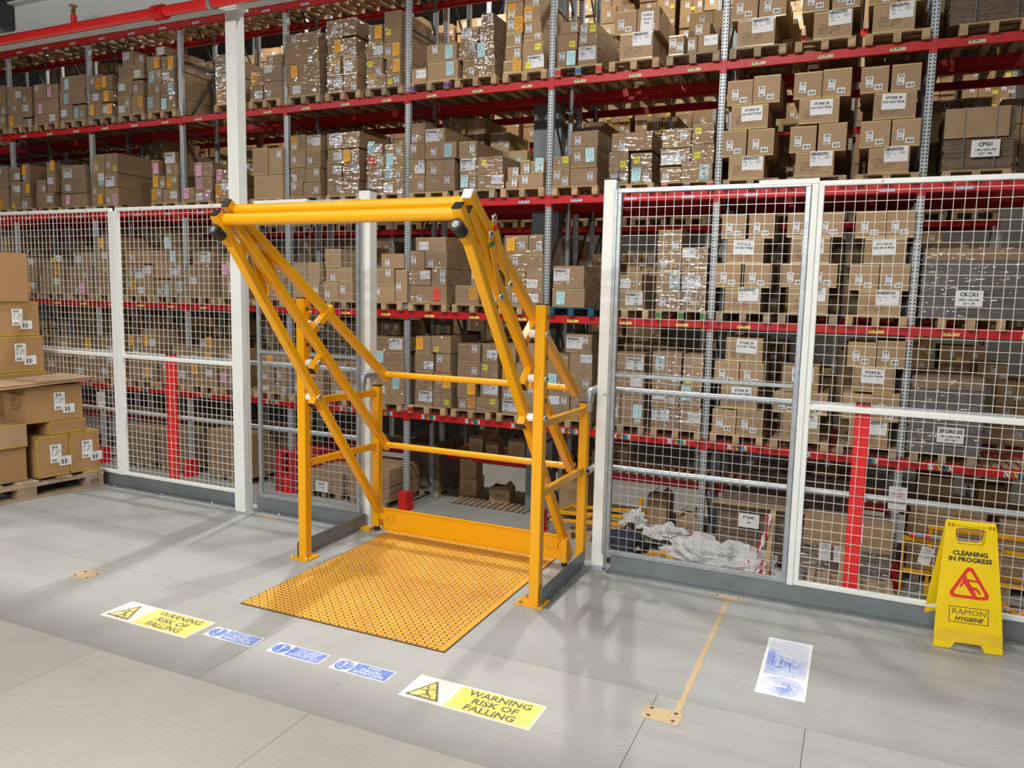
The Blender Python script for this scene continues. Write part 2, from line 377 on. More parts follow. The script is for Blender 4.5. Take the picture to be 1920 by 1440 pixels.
LOADS = [
('A','w','n','wwo',[(-19.285,-18.924,5.381,5.69),(-19.726,-19.291,5.381,5.719),(-19.232,-18.876,5.69,6.0),(-19.678,-19.238,5.719,6.032),(-19.188,-18.863,6.0,6.362),(-19.663,-19.194,6.032,6.397)]),
('A','w','n','wwos',[(-18.289,-17.965,5.381,5.543),(-18.818,-18.295,5.381,5.574),(-18.779,-17.936,5.574,5.902),(-18.27,-17.909,5.902,6.252),(-18.778,-18.276,5.902,6.29)]),
('A','w','n','ppws',[(-17.866,-17.017,5.381,5.594),(-17.853,-17.016,5.594,5.937),(-17.385,-16.99,5.937,6.231),(-17.823,-17.391,5.937,6.268)]),
('A','w','n','bbbw',[(-16.527,-16.137,5.381,5.706),(-16.951,-16.533,5.381,5.737),(-16.937,-16.131,5.737,6.062),(-16.91,-16.103,6.062,6.356)]),
('A','w','n','oooooww',[(-15.552,-15.229,5.381,5.671),(-15.983,-15.558,5.381,5.7),(-15.968,-15.214,5.7,5.956),(-15.538,-15.205,5.956,6.263),(-15.957,-15.544,5.956,6.297)]),
('A','w','n','wwooww',[(-14.662,-14.295,5.381,5.748),(-15.064,-14.668,5.381,5.78),(-14.591,-14.269,5.748,6.064),(-15.058,-14.597,5.78,6.099),(-15.018,-14.243,6.099,6.391),(-14.534,-14.231,6.391,6.531),(-14.886,-14.562,6.391,6.697)]),
('A','w','n','bbbbooww',[(-13.79,-13.371,5.381,5.666),(-14.184,-13.796,5.381,5.699),(-13.769,-13.358,5.666,5.939),(-14.167,-13.775,5.699,5.975),(-13.702,-13.37,5.939,6.206),(-14.153,-13.708,5.975,6.243),(-13.702,-13.345,6.206,6.47),(-14.155,-13.752,6.243,6.511),(-13.876,-13.614,6.511,6.684)]),
('A','w','n','os',[(-12.208,-11.951,5.381,5.689),(-12.212,-11.942,5.689,6.02),(-12.216,-11.918,6.02,6.35)]),
('A','w','n','wwos',[(-10.981,-10.528,5.381,5.709),(-11.321,-10.995,5.381,5.674),(-11.301,-10.989,5.674,5.926),(-10.974,-10.523,5.709,6.038),(-10.888,-10.492,6.038,6.202)]),
('A','w','n','ows',[(-10.371,-9.606,5.381,5.618),(-10.418,-9.602,5.618,5.962),(-10.438,-9.624,5.962,6.286),(-10.42,-9.634,6.286,6.528)]),
('A','w','n','wowos',[(-9.074,-8.765,5.381,5.677),(-9.444,-9.08,5.381,5.708),(-9.074,-8.759,5.677,6.0),(-9.443,-9.127,5.708,6.034),(-9.099,-8.762,6.0,6.323),(-9.433,-9.105,6.034,6.36),(-9.446,-8.77,6.36,6.667)]),
('A','w','n','ooooyyyws',[(-8.111,-7.804,5.381,5.559),(-8.54,-8.117,5.381,5.593),(-8.111,-7.808,5.559,5.865),(-8.548,-8.193,5.593,5.902),(-8.167,-7.804,5.865,6.13),(-8.548,-8.173,5.902,6.171),(-8.168,-7.807,6.13,6.678),(-8.491,-8.191,6.171,6.474)]),
('A','l','v','bbws',[(-7.259,-6.648,5.381,5.703),(-7.578,-7.269,5.381,5.631),(-7.273,-6.674,5.703,6.009)]),
('A','w','n','wbsss',[(-6.545,-5.929,5.381,5.683),(-6.281,-5.956,5.683,5.941),(-6.622,-6.291,5.683,5.978),(-6.234,-5.971,5.941,6.199),(-6.595,-6.254,5.978,6.21),(-6.198,-5.976,6.199,6.395)]),
('A','l','n','WWWWWWoooooyy',[(-5.425,-5.03,5.381,5.588),(-5.77,-5.434,5.381,5.583),(-5.744,-5.439,5.583,5.788),(-5.431,-5.056,5.588,5.852),(-5.729,-5.437,5.788,6.017),(-5.416,-5.07,5.852,5.972),(-5.401,-5.093,5.972,6.156),(-5.725,-5.421,6.017,6.229),(-5.416,-5.119,6.156,6.411),(-5.72,-5.427,6.229,6.5),(-5.413,-5.136,6.411,6.679),(-5.726,-5.434,6.5,6.77)]),
('A','w','b','WbYyss',[(-4.806,-4.472,5.381,5.64),(-4.438,-4.112,5.381,5.692),(-4.795,-4.462,5.64,5.904),(-4.436,-4.12,5.692,5.856),(-4.433,-4.126,5.856,6.02),(-4.756,-4.443,5.904,6.09)]),
('A','l','n','NtS',[(-3.744,-3.212,5.381,5.779),(-3.483,-3.128,5.779,6.139),(-3.855,-3.491,5.779,6.136)]),
('A','l','n','WwWW',[(-2.97,-2.732,5.381,5.679),(-2.523,-2.22,5.381,5.633),(-2.675,-2.529,5.381,5.62),(-2.581,-2.349,5.633,5.82)]),
('A','l','n','NSS',[(-1.948,-1.41,5.381,5.769),(-1.657,-1.271,5.769,6.141),(-2.045,-1.67,5.769,6.164)]),
('A','l','n','NSS',[(-0.892,-0.379,5.381,5.76),(-0.662,-0.296,5.76,6.139),(-1.058,-0.695,5.76,6.158)]),
('A','l','n','NSS',[(-0.126,0.404,5.381,5.749),(0.194,0.544,5.749,6.09),(-0.191,0.156,5.749,6.11)]),
('A','f','n','K',[(0.804,1.875,5.381,6.035)]),
('B','w','n','wwo',[(-19.319,-18.974,3.481,4.008),(-19.647,-19.325,3.481,4.021),(-19.319,-18.921,4.008,4.484),(-19.622,-19.333,4.021,4.5)]),
('B','w','n','owwoyw',[(-18.879,-18.502,3.481,3.796),(-18.483,-18.132,3.481,3.759),(-18.438,-18.108,3.759,4.093),(-18.85,-18.494,3.796,4.145),(-18.388,-18.117,4.093,4.499),(-18.843,-18.468,4.145,4.444)]),
('B','w','n','wow',[(-17.919,-17.276,3.481,3.826),(-17.894,-17.552,3.826,4.113),(-17.516,-17.218,3.826,4.281),(-17.521,-17.223,4.281,4.499)]),
('B','w','n','pwW',[(-17.052,-16.184,3.481,3.775),(-17.013,-16.183,3.775,4.085),(-16.99,-16.199,4.085,4.394)]),
('B','w','n','bpooyWws',[(-15.606,-15.16,3.481,3.855),(-16.001,-15.612,3.481,3.87),(-15.555,-15.166,3.855,4.181),(-15.987,-15.561,3.87,4.199),(-15.541,-15.135,4.181,4.594),(-15.939,-15.559,4.199,4.593)]),
('B','w','n','ooopWw',[(-13.801,-13.367,3.481,3.767),(-14.133,-13.807,3.481,3.78),(-13.687,-13.366,3.767,4.031),(-14.094,-13.693,3.78,4.046),(-13.687,-13.345,4.031,4.285),(-14.111,-13.888,4.046,4.386),(-13.722,-13.396,4.285,4.529)]),
('B','w','n','ppppw',[(-13.181,-12.877,3.481,3.771),(-12.863,-12.402,3.481,3.67),(-12.854,-12.379,3.67,3.973),(-12.859,-12.355,3.973,4.264)]),
('B','w','n','opw',[(-12.311,-11.934,3.481,3.836),(-12.287,-11.911,3.836,4.07)]),
('B','l','n','s',[(-11.268,-10.534,3.481,3.937),(-10.872,-10.524,3.937,4.45),(-11.282,-10.886,3.937,4.462)]),
('B','w','n','woWss',[(-10.023,-9.606,3.481,3.758),(-10.34,-10.029,3.481,3.773),(-9.971,-9.617,3.758,4.023),(-10.331,-9.977,3.773,4.039),(-9.946,-9.598,4.023,4.338),(-10.333,-9.952,4.039,4.359),(-9.946,-9.59,4.338,4.633),(-10.346,-9.962,4.359,4.657)]),
('B','w','n','woWws',[(-9.064,-8.718,3.481,3.757),(-9.446,-9.07,3.481,3.771),(-9.064,-8.699,3.757,4.062),(-9.463,-9.119,3.771,4.08),(-9.091,-8.714,4.062,4.324),(-9.444,-9.097,4.08,4.344),(-9.444,-8.696,4.344,4.635)]),
('B','w','n','rbbbws',[(-8.19,-7.752,3.481,3.703),(-8.547,-8.196,3.481,3.718),(-8.181,-7.744,3.703,3.93),(-8.528,-8.187,3.718,3.948),(-8.136,-7.741,3.93,4.153),(-8.534,-8.142,3.948,4.174),(-8.136,-7.756,4.153,4.362),(-8.529,-8.205,4.174,4.384)]),
('B','w','n','bwWsss',[(-7.284,-6.673,3.481,3.758),(-7.609,-7.29,3.481,3.777),(-7.276,-6.688,3.758,4.045),(-7.611,-7.287,3.777,4.068),(-7.279,-6.65,4.045,4.329),(-7.613,-7.285,4.068,4.338),(-7.292,-6.889,4.329,4.575),(-7.593,-7.298,4.338,4.689)]),
('B','w','n','bWwsy',[(-6.577,-6.25,3.481,3.716),(-6.24,-5.727,3.481,3.744),(-6.582,-6.255,3.716,4.035),(-6.245,-5.753,3.744,4.041),(-6.607,-6.26,4.035,4.316)]),
('B','l','n','bWss',[(-5.447,-4.996,3.481,3.709),(-5.686,-5.465,3.481,3.6),(-5.661,-5.453,3.6,3.839),(-5.227,-4.985,3.709,3.913),(-5.415,-5.238,3.709,3.942)]),
('B','w','n','bWyss',[(-4.522,-4.052,3.481,3.768),(-4.834,-4.528,3.481,3.785),(-4.523,-4.063,3.768,4.099),(-4.832,-4.529,3.785,3.974),(-4.532,-4.055,4.099,4.353)]),
('B','w','n','bWyys',[(-3.853,-3.533,3.481,3.667),(-3.49,-3.144,3.481,3.667),(-3.485,-3.157,3.667,3.947),(-3.856,-3.537,3.667,3.992),(-3.823,-3.17,3.992,4.277)]),
('B','w','b','bWyys',[(-3.009,-2.69,3.481,3.708),(-2.683,-2.21,3.481,3.738),(-3.021,-2.562,3.738,3.996),(-2.549,-2.2,3.738,4.037),(-3.0,-2.555,3.996,4.284),(-2.539,-2.216,4.037,4.337)]),
('B','l','n','Z',[(-1.975,-1.456,3.481,3.81),(-1.715,-1.334,3.81,4.201),(-2.089,-1.729,3.81,4.203),(-1.975,-1.437,4.203,4.558),(-1.672,-1.288,4.558,4.957),(-2.049,-1.678,4.558,4.924)]),
('B','l','n','Z',[(-1.025,-0.497,3.481,3.821),(-1.12,-0.755,3.821,4.2),(-0.735,-0.352,3.821,4.218),(-1.019,-0.474,4.218,4.573),(-0.719,-0.339,4.573,4.964),(-1.107,-0.723,4.573,4.949)]),
('B','l','n','Z',[(-0.055,0.47,3.481,3.834),(-0.182,0.206,3.834,4.208),(0.217,0.58,3.834,4.21),(-0.037,0.502,4.21,4.578),(-0.224,0.135,4.578,4.938),(0.165,0.533,4.578,4.942)]),
('B','f','n','K',[(0.862,1.695,3.481,4.29)]),
('C','w','n','owwws',[(-18.727,-18.446,1.491,1.844),(-18.427,-18.111,1.491,1.847),(-18.645,-18.092,1.847,2.317)]),
('C','w','n','wowy',[(-17.931,-17.13,1.491,1.906),(-17.866,-17.124,1.906,2.194),(-17.543,-17.11,2.194,2.318)]),
('C','w','n','pws',[(-16.952,-16.539,1.491,1.811),(-16.533,-16.163,1.491,1.815),(-16.908,-16.148,1.815,2.111),(-16.719,-16.105,2.111,2.44)]),
('C','w','n','Woyws',[(-15.957,-15.566,1.491,1.831),(-15.56,-15.174,1.491,1.836),(-15.957,-15.576,1.831,2.142),(-15.57,-15.169,1.836,2.144),(-15.941,-15.559,2.142,2.493),(-15.553,-15.162,2.144,2.492),(-15.927,-15.216,2.493,2.789)]),
('C','w','n','WWoowws',[(-15.031,-14.711,1.491,1.835),(-14.694,-14.198,1.491,1.84),(-15.012,-14.444,1.84,2.188),(-14.428,-14.199,1.84,2.156),(-14.996,-14.2,2.188,2.468)]),
('C','w','n','bbbbWws',[(-14.133,-13.651,1.491,1.84),(-13.634,-13.303,1.491,1.868),(-14.117,-13.29,1.868,2.174),(-14.151,-13.341,2.174,2.47),(-13.8,-13.563,2.47,2.799)]),
('C','w','n','Wws',[(-13.173,-12.458,1.491,2.168),(-12.971,-12.457,2.168,2.447)]),
('C','w','n','pppws',[(-12.224,-11.799,1.491,1.925),(-12.196,-11.788,1.925,2.33)]),
('C','w','n','rrwos',[(-11.16,-10.46,1.491,1.828),(-11.14,-10.468,1.828,2.093),(-11.106,-10.693,2.093,2.39)]),
('C','l','n','s',[(-10.314,-9.989,1.491,1.828),(-9.983,-9.666,1.491,1.833),(-10.306,-9.946,1.828,2.215),(-9.94,-9.639,1.833,2.217)]),
('C','l','n','ss',[(-9.551,-9.196,1.491,1.852),(-9.183,-8.859,1.491,1.857),(-9.497,-8.883,1.857,2.129),(-9.508,-9.129,2.129,2.483)]),
('C','l','n','sss',[(-8.444,-7.921,1.491,1.798),(-7.91,-7.654,1.491,2.097),(-8.444,-7.934,1.798,2.114),(-8.229,-7.726,2.114,2.39)]),
('C','w','n','rWwws',[(-7.596,-6.82,1.491,1.817),(-7.598,-7.145,1.817,2.104),(-7.134,-6.825,1.817,2.126),(-7.6,-7.283,2.104,2.441),(-7.272,-6.818,2.126,2.44),(-7.477,-6.843,2.441,2.678)]),
('C','w','n','Woww',[(-6.645,-6.163,1.491,1.828),(-6.121,-5.725,1.491,1.79),(-6.328,-6.085,1.828,2.13)]),
('C','w','n','woWws',[(-5.654,-4.943,1.491,1.755),(-5.66,-5.277,1.755,2.071),(-5.267,-4.961,1.755,2.074),(-5.668,-4.96,2.074,2.38),(-5.233,-4.978,2.38,2.7),(-5.685,-5.243,2.38,2.696)]),
('C','w','t','bW',[(-4.778,-4.197,1.491,1.807),(-4.768,-4.218,1.807,2.179)]),
('C','w','n','Wws',[(-3.632,-3.206,1.491,1.776),(-3.633,-3.235,1.776,2.049)]),
('C','w','g','bWws',[(-2.993,-2.601,1.491,1.766),(-2.593,-2.22,1.491,1.773),(-3.006,-2.616,1.766,2.101),(-2.599,-2.219,1.773,2.104),(-2.995,-2.631,2.101,2.409),(-2.615,-2.228,2.104,2.473),(-3.001,-2.629,2.409,2.748)]),
('C','l','n','Z',[(-1.929,-1.402,1.491,1.858),(-2.077,-1.702,1.858,2.227),(-1.655,-1.276,1.858,2.221),(-1.936,-1.405,2.227,2.595),(-1.626,-1.258,2.595,2.97),(-2.027,-1.665,2.595,2.964)]),
('C','l','n','Z',[(-0.997,-0.46,1.491,1.877),(-1.117,-0.73,1.877,2.226),(-0.723,-0.347,1.877,2.227),(-1.012,-0.47,2.227,2.605),(-1.078,-0.688,2.605,2.961),(-0.674,-0.316,2.605,2.952)]),
('C','l','n','Z',[(-0.04,0.509,1.491,1.846),(-0.183,0.199,1.846,2.213),(0.205,0.59,1.846,2.215),(-0.02,0.524,2.215,2.586),(0.242,0.602,2.586,2.966),(-0.157,0.229,2.586,2.96)]),
('C','g','n','K',[(0.73,2.03,1.491,2.437)]),
('D','w','n','wws',[(-18.358,-17.961,-0.409,-0.08),(-18.325,-17.969,-0.08,0.31)]),
('D','w','n','owws',[(-17.904,-17.075,-0.409,-0.018),(-17.573,-17.001,-0.018,0.475)]),
('D','w','n','oowws',[(-16.928,-16.044,-0.409,-0.041),(-16.79,-16.039,-0.041,0.2),(-16.499,-16.225,0.2,0.389)]),
('D','w','n','wwwy',[(-15.972,-15.527,-0.409,0.077),(-15.961,-15.482,0.077,0.545)]),
('D','w','n','ooowWws',[(-15.027,-14.217,-0.409,-0.083),(-15.025,-14.167,-0.083,0.338),(-15.024,-14.55,0.338,0.605),(-14.544,-14.149,0.338,0.741)]),
('D','w','n','Ww',[(-13.986,-13.694,-0.409,0.073),(-13.655,-13.273,-0.409,0.409)]),
('D','w','n','ooowws',[(-13.218,-12.385,-0.409,0.08),(-13.203,-12.403,0.08,0.4),(-12.836,-12.455,0.4,0.59)]),
('D','w','n','pws',[(-12.267,-11.85,-0.409,0.056),(-12.224,-11.839,0.056,0.395)]),
('D','w','n','oows',[(-11.176,-10.806,-0.409,-0.275),(-10.8,-10.484,-0.409,-0.252),(-11.168,-10.806,-0.275,0.072),(-10.758,-10.474,-0.252,0.093),(-11.16,-10.85,0.072,0.355),(-10.844,-10.461,0.093,0.373)]),
('D','w','n','wos',[(-10.307,-9.967,-0.409,-0.108),(-9.961,-9.605,-0.409,-0.085),(-10.309,-9.967,-0.108,0.218),(-9.926,-9.592,-0.085,0.239)]),
('D','w','n','Wws',[(-9.402,-8.969,-0.409,-0.064),(-8.963,-8.535,-0.409,-0.034),(-9.416,-8.969,-0.064,0.294),(-8.959,-8.531,-0.034,0.32)]),
('D','w','n','bbWws',[(-8.432,-7.701,-0.409,0.31),(-8.432,-7.716,0.31,0.532),(-8.432,-7.717,0.532,0.834)]),
('D','w','n','ooWwyys',[(-7.472,-7.09,-0.409,-0.106),(-7.084,-6.697,-0.409,-0.078),(-7.459,-7.09,-0.106,0.218),(-7.072,-6.703,-0.078,0.242),(-7.479,-7.078,0.218,0.574),(-7.03,-6.724,0.242,0.595),(-7.463,-7.128,0.574,0.886),(-7.122,-6.717,0.595,0.903)]),
('D','w','n','ooWwyys',[(-6.565,-6.189,-0.409,-0.184),(-6.183,-5.74,-0.409,-0.153),(-6.577,-6.189,-0.184,0.122),(-6.11,-5.754,-0.153,0.149),(-6.575,-6.116,0.122,0.451),(-6.11,-5.763,0.149,0.474),(-6.566,-6.116,0.451,0.788),(-6.08,-5.773,0.474,0.806)]),
('D','w','n','oWwyys',[(-5.679,-5.354,-0.409,-0.205),(-5.348,-5.046,-0.409,-0.18),(-5.684,-5.354,-0.205,0.106),(-5.339,-5.05,-0.18,0.128),(-5.682,-5.42,0.106,0.492),(-5.414,-5.058,0.128,0.509),(-5.696,-5.42,0.492,0.825),(-5.357,-5.067,0.509,0.839)]),
('D','w','n','bWwwyys',[(-4.802,-4.403,-0.409,0.072),(-4.393,-4.023,-0.409,0.101),(-4.828,-4.439,0.072,0.682),(-4.43,-4.024,0.101,0.731),(-4.503,-4.04,0.731,1.042)]),
('D','w','n','bbWwws',[(-3.667,-3.521,-0.409,0.085),(-3.511,-3.125,-0.409,0.08),(-3.656,-3.127,0.085,0.497),(-3.66,-3.141,0.497,0.777)]),
('D','w','n','bbWwwys',[(-2.996,-2.537,-0.409,-0.077),(-2.528,-2.191,-0.409,-0.061),(-3.002,-2.554,-0.077,0.286),(-2.536,-2.209,-0.061,0.314),(-3.013,-2.542,0.286,0.82),(-2.506,-2.197,0.314,0.807)]),
('D','l','n','Z',[(-2.024,-1.658,-0.409,-0.029),(-1.649,-1.254,-0.409,-0.013),(-1.913,-1.354,-0.013,0.364),(-2.03,-1.651,0.364,0.725),(-1.642,-1.281,0.364,0.722),(-1.87,-1.318,0.725,1.1)]),
('D','l','n','Z',[(-0.974,-0.457,-0.409,-0.011),(-1.118,-0.739,-0.011,0.297),(-0.724,-0.355,-0.011,0.325),(-1.017,-0.502,0.325,0.711)]),
('D','l','n','Z',[(-0.049,0.477,-0.409,-0.026),(-0.161,0.221,-0.026,0.359),(0.235,0.592,-0.026,0.388),(-0.031,0.49,0.388,0.754),(-0.14,0.224,0.754,1.107),(0.244,0.612,0.754,1.14)]),
('D','g','n','K',[(0.71,1.638,-0.409,0.663)]),
]
# ------------------------------------------------------------------ the building
FE = 4.52                                            # edge of the raised floor
fl = struct(bx('floor', (-12, 6, -5, FE, -.30, -.02), GREYCOL, loc=(0, 0, -.02)))
def panels(y0, y1, xs, mat=None):
    for a, b in zip(xs[:-1], xs[1:]):
        bx('floor_panel', (a + .0012, b - .0012, y0 + .0012, y1 - .0012, -.02, 0), mat or FLOOR, fl, loc=((a + b) / 2, (y0 + y1) / 2, -.02))
panels(3.09, FE, (-12, -9.2, -6.7, -4.06, -2.25, -.57, 1.0, 3.4, 6))
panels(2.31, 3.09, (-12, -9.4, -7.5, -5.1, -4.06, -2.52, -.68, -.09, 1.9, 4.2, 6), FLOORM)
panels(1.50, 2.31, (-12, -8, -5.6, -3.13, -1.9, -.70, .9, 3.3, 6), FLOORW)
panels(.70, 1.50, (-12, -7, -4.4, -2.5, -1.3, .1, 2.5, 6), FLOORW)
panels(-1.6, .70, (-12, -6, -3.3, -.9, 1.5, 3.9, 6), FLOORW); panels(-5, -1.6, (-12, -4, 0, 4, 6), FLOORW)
struct(bx('trim_1', (-12, 6, FE, FE + .02, -.34, -.005), GALV))
lf = struct(bx('floor_2', (-40, 16, FE - 2, 30, -2.6, -2.45), CONC))
struct(bx('wall_rear', (-40, 16, 27, 27.2, -2.45, 11), plain('wall_sheet', (.5, .5, .48), .7)))
struct(bx('ceiling', (-40, 16, 4.4, 27, 10.8, 11), plain('roof_sheet', (.35, .36, .36), .7)))
# upper deck above the camera: white edge beam, column below it, dark deck underside
eb = MB(); eb.box(-12, 6, 4.32, 4.335, 3.67, 3.95); eb.box(-12, 6, 4.255, 4.40, 3.655, 3.67); eb.box(-12, 6, 4.255, 4.40, 3.95, 3.965)
struct(obj('trim_4', eb, BEAMP))
struct(bx('ceiling_2', (-12, 6, -5, 4.42, 3.97, 4.1), plain('deck_underside', (.13, .13, .125), .7)))
struct(bx('trim_2', (-12, -6.55, 3.97, 4.02, 3.88, 3.97), CHIP))
jb = MB(); jb.box(-6.60, -6.52, 3.9, 4.30, 3.76, 3.97); struct(obj('trim_3', jb, DARKST))
cb = MB(); cb.box(-4.245, -4.145, 4.32, 4.40, 0, 3.655)
col = thing('steel_column', 'tall white square steel column rising past the left end of the yellow gate', 'column', (-4.195, 4.36, 0))
obj('shaft', cb, plain('column_paint', (.80, .82, .79), .4, var=.03, nscale=9), col)
cp = MB(); cp.box(-4.27, -4.12, 4.30, 4.42, 3.64, 3.655); obj('cap_plate', cp, WHITE, col)
cp = MB(); cp.bar((-4.10, 4.415, .004), (-4.10, 4.47, .004), .06, .006); obj('base_plate', cp, GALV, col)
# fire pipe
fp = thing('sprinkler_pipe', 'red sprinkler pipe running below the white beam, with brass head', 'pipe', (-6, 4.1, 3.6))
m = MB(); m.tube([(-12, 4.1, 3.606), (6, 4.1, 3.59)], .036, 16); obj('pipe', m, PIPE, fp, smooth=True)
m = MB(); m.tube([(-4.68, 4.1, 3.597), (-4.58, 4.1, 3.597)], .05, 16); m.box(-4.66, -4.60, 4.03, 4.17, 3.585, 3.61); obj('coupling', m, RED, fp, smooth=True)
m = MB(); m.tube([(-4.16, 4.1, 3.596), (-4.13, 4.1, 3.596)], .041, 14); m.box(-4.15, -4.14, 4.095, 4.105, 3.63, 3.72); obj('clamp', m, GALV, fp)
m = MB(); m.tube([(-5.52, 4.1, 3.63), (-5.52, 4.1, 3.69)], .022, 12); sh = obj('sprinkler_socket', m, PIPE, fp, smooth=True)
m = MB(); m.tube([(-5.52, 4.1, 3.69), (-5.52, 4.1, 3.715), (-5.52, 4.1, 3.74)], [.016, .012, .008], 10); m.tube([(-5.535, 4.1, 3.70), (-5.54, 4.1, 3.73), (-5.52, 4.1, 3.755)], .004, 6); m.tube([(-5.505, 4.1, 3.70), (-5.50, 4.1, 3.73), (-5.52, 4.1, 3.755)], .004, 6); m.dome((-5.52, 4.1, 3.752), (0, 0, 1), .03, .012); obj('sprinkler_head', m, BRASS, sh, smooth=True)

# ------------------------------------------------------------------ pallet racks
LEV = {'T': 7.08, 'A': 5.17, 'B': 3.27, 'C': 1.28, 'D': -.62}
UX = [.653 - 2.785 * k for k in range(-1, 10)]; FLO = -2.45
LABM = {'T': print_mat('beam_label_t', (.6, .6, .62), [('t', .05, .9, .1, .9, 1)]), 'A': print_mat('beam_label_a', (.55, .58, .30), [('t', .05, .6, .1, .9, 1)]), 'B': print_mat('beam_label_b', (.45, .48, .7), [('t', .05, .9, .1, .9, 1)]),
        'C': print_mat('beam_label_c', (.78, .62, .12), [('t', .05, .7, .1, .9, 1)])}
def beam_label_d():
    m, t, b = nt('beam_label_d'); uv = N(t, 'ShaderNodeTexCoord').outputs['UV']; sp = N(t, 'ShaderNodeSeparateXYZ'); t.links.new(uv, sp.inputs[0]); u, v = sp.outputs[0], sp.outputs[1]
    cr = N(t, 'ShaderNodeValToRGB'); cr.color_ramp.interpolation = 'CONSTANT'; e = cr.color_ramp.elements
    e[0].position = 0; e[0].color = (.75, .75, .75, 1); e[1].position = .22; e[1].color = (.7, .05, .03, 1)
    for p, c in ((.40, (.8, .6, .02, 1)), (.56, (.04, .10, .5, 1)), (.72, (.05, .4, .12, 1)), (.86, (.75, .75, .72, 1))):
        q = e.new(p); q.color = c
    t.links.new(u, cr.inputs[0]); dg = math_(t, 'GREATER_THAN', math_(t, 'FRACT', math_(t, 'ADD', math_(t, 'MULTIPLY', u, 6), math_(t, 'MULTIPLY', v, 1.2))), .62)
    t.links.new(mixc(t, math_(t, 'MULTIPLY', dg, .8), cr.outputs[0], (.03, .03, .03)), b.inputs['Base Color']); return m
LABM['D'] = beam_label_d()
m = MB(); m.quad((-.085, 0, -.02), (.085, 0, -.02), (.085, 0, .02), (-.085, 0, .02)); LABQ = m.v, m.f
def rack(root, y0, levels, xs, label_rows=True, low=None, top=9.2):
    dy = 1.05; rx, ry, rz = WL[root.name]
    pm = MB(); pm.bar((0, .05, FLO), (0, .05, top), .10, .09, (0, 1, 0), .008); me = pm.mesh('post', POST, fix=True)
    rm = MB(); rm.bar((0, .05, FLO), (0, .05, top), .085, .08, (0, 1, 0), .008); mer = rm.mesh('post', GALV, fix=True)
    nb = 8; hz = (top - FLO) / nb
    bm_ = MB()
    for i in range(1):
        bm_.bar((0, .09, 0), (0, dy - .04, hz * .86), .035, .025, (1, 0, 0), 0)
    meb = bm_.mesh('brace', DARKST, fix=True)
    b2 = MB(); b2.bar((0, dy - .04, 0), (0, .09, hz * .86), .035, .025, (1, 0, 0), 0); meb2 = b2.mesh('brace', DARKST, fix=True)
    b3 = MB(); b3.bar((0, .09, 0), (0, dy - .04, 0), .035, .025, (1, 0, 0), 0); meb3 = b3.mesh('brace', DARKST, fix=True)
    fm = MB(); fm.box(-.09, .09, -.10, .14, FLO, FLO + .36); fm.box(-.12, .12, -.13, .16, FLO, FLO + .012); mef = fm.mesh('foot_guard', REDB, fix=True)
    for x in xs:
        link('post', me, root, (x - rx, y0 - ry, -rz)); link('post', mer, root, (x - rx, y0 + dy - .1 - ry, -rz))
        for i in range(nb):
            z = FLO + .2 + i * hz
            link('brace', meb if i % 2 else meb2, root, (x - rx, y0 - ry, z - rz)); link('brace', meb3, root, (x - rx, y0 - ry, z - .1 - rz))
        if label_rows: link('foot_guard', mef, root, (x - rx, y0 - ry, -rz))
    lm = {}
    for a, b in zip(xs[1:], xs[:-1]):
        for L, z in levels.items():
            for k, yy in enumerate((y0 - .005, y0 + dy - .05)):
                m = MB(); m.bar((a + .05, yy + .025, z), (b - .05, yy + .025, z), .05, .125, (0, 0, 1), .006); m.box(a + .052, b - .052, yy + .002, yy + .05, z + .012, z + .064)
                for e in (a + .004, b - .05): m.box(e, e + .046, yy - .004, yy + .05, z - .11, z + .085)
                be = obj('beam', m, RED, root, loc=((a + b) / 2, yy, z))
                if k == 0 and label_rows:
                    wid = .30 if L == 'D' else .2; hh = .042 if L == 'D' else .022
                    if L not in lm:
                        q = MB(); q.quad((-wid / 2, 0, -hh), (wid / 2, 0, -hh), (wid / 2, 0, hh), (-wid / 2, 0, hh)); lm[L] = q.mesh('location_label', LABM[L])
                    for s in range(3):
                        link('location_label', lm[L], be, (a + .05 + (.5 + s) * .92 - (a + b) / 2, -.009 if L == 'D' else -.007, -.018 if L != 'D' else .002))
rk = thing('pallet_rack', 'front pallet rack with punched grey posts and bright red beams facing the mesh fence', 'rack', (UX[5], 12.2, FLO))
rack(rk, 12.2, LEV, UX)
for a, b in zip(UX[1:], UX[:-1]):                    # close boarded deck on the lowest beams
    m = MB(); n = 22
    for i in range(n):
        x = a + .08 + i * (b - a - .16) / n; m.box(x, x + .085, 12.26, 13.2, -.555, -.537)
    d = obj('slat_deck', m, WOOD, rk); d['kind'] = 'stuff'
rk2 = thing('pallet_rack', 'rear pallet rack standing back to back behind the front rack, in its shade', 'rack', (UX[5], 13.55, FLO))
l2 = {k: v for k, v in LEV.items() if k != 'T'}; l2['S'] = -1.64
rack(rk2, 13.55, l2, UX, False)
sl = MB(); sl.box(-.045, .045, 0, .98, 0, .02); slm = sl.mesh('deck_slat', WOOD, fix=True)
for a, b in zip(UX[1:9], UX[:8]):                    # open boards of the low shelf
    for i in range(17):
        link('deck_slat', slm, rk2, (a + .15 + i * .155 - UX[5], .03, -1.575 - FLO))
rk3 = thing('pallet_rack', 'far pallet rack seen through the gaps, across the lit aisle behind', 'rack', (UX[5], 17.6, FLO))
rack(rk3, 17.6, {k: v for k, v in LEV.items()}, [x - 1.1 for x in UX] + [UX[-1] - 1.1 - 2.785], False)

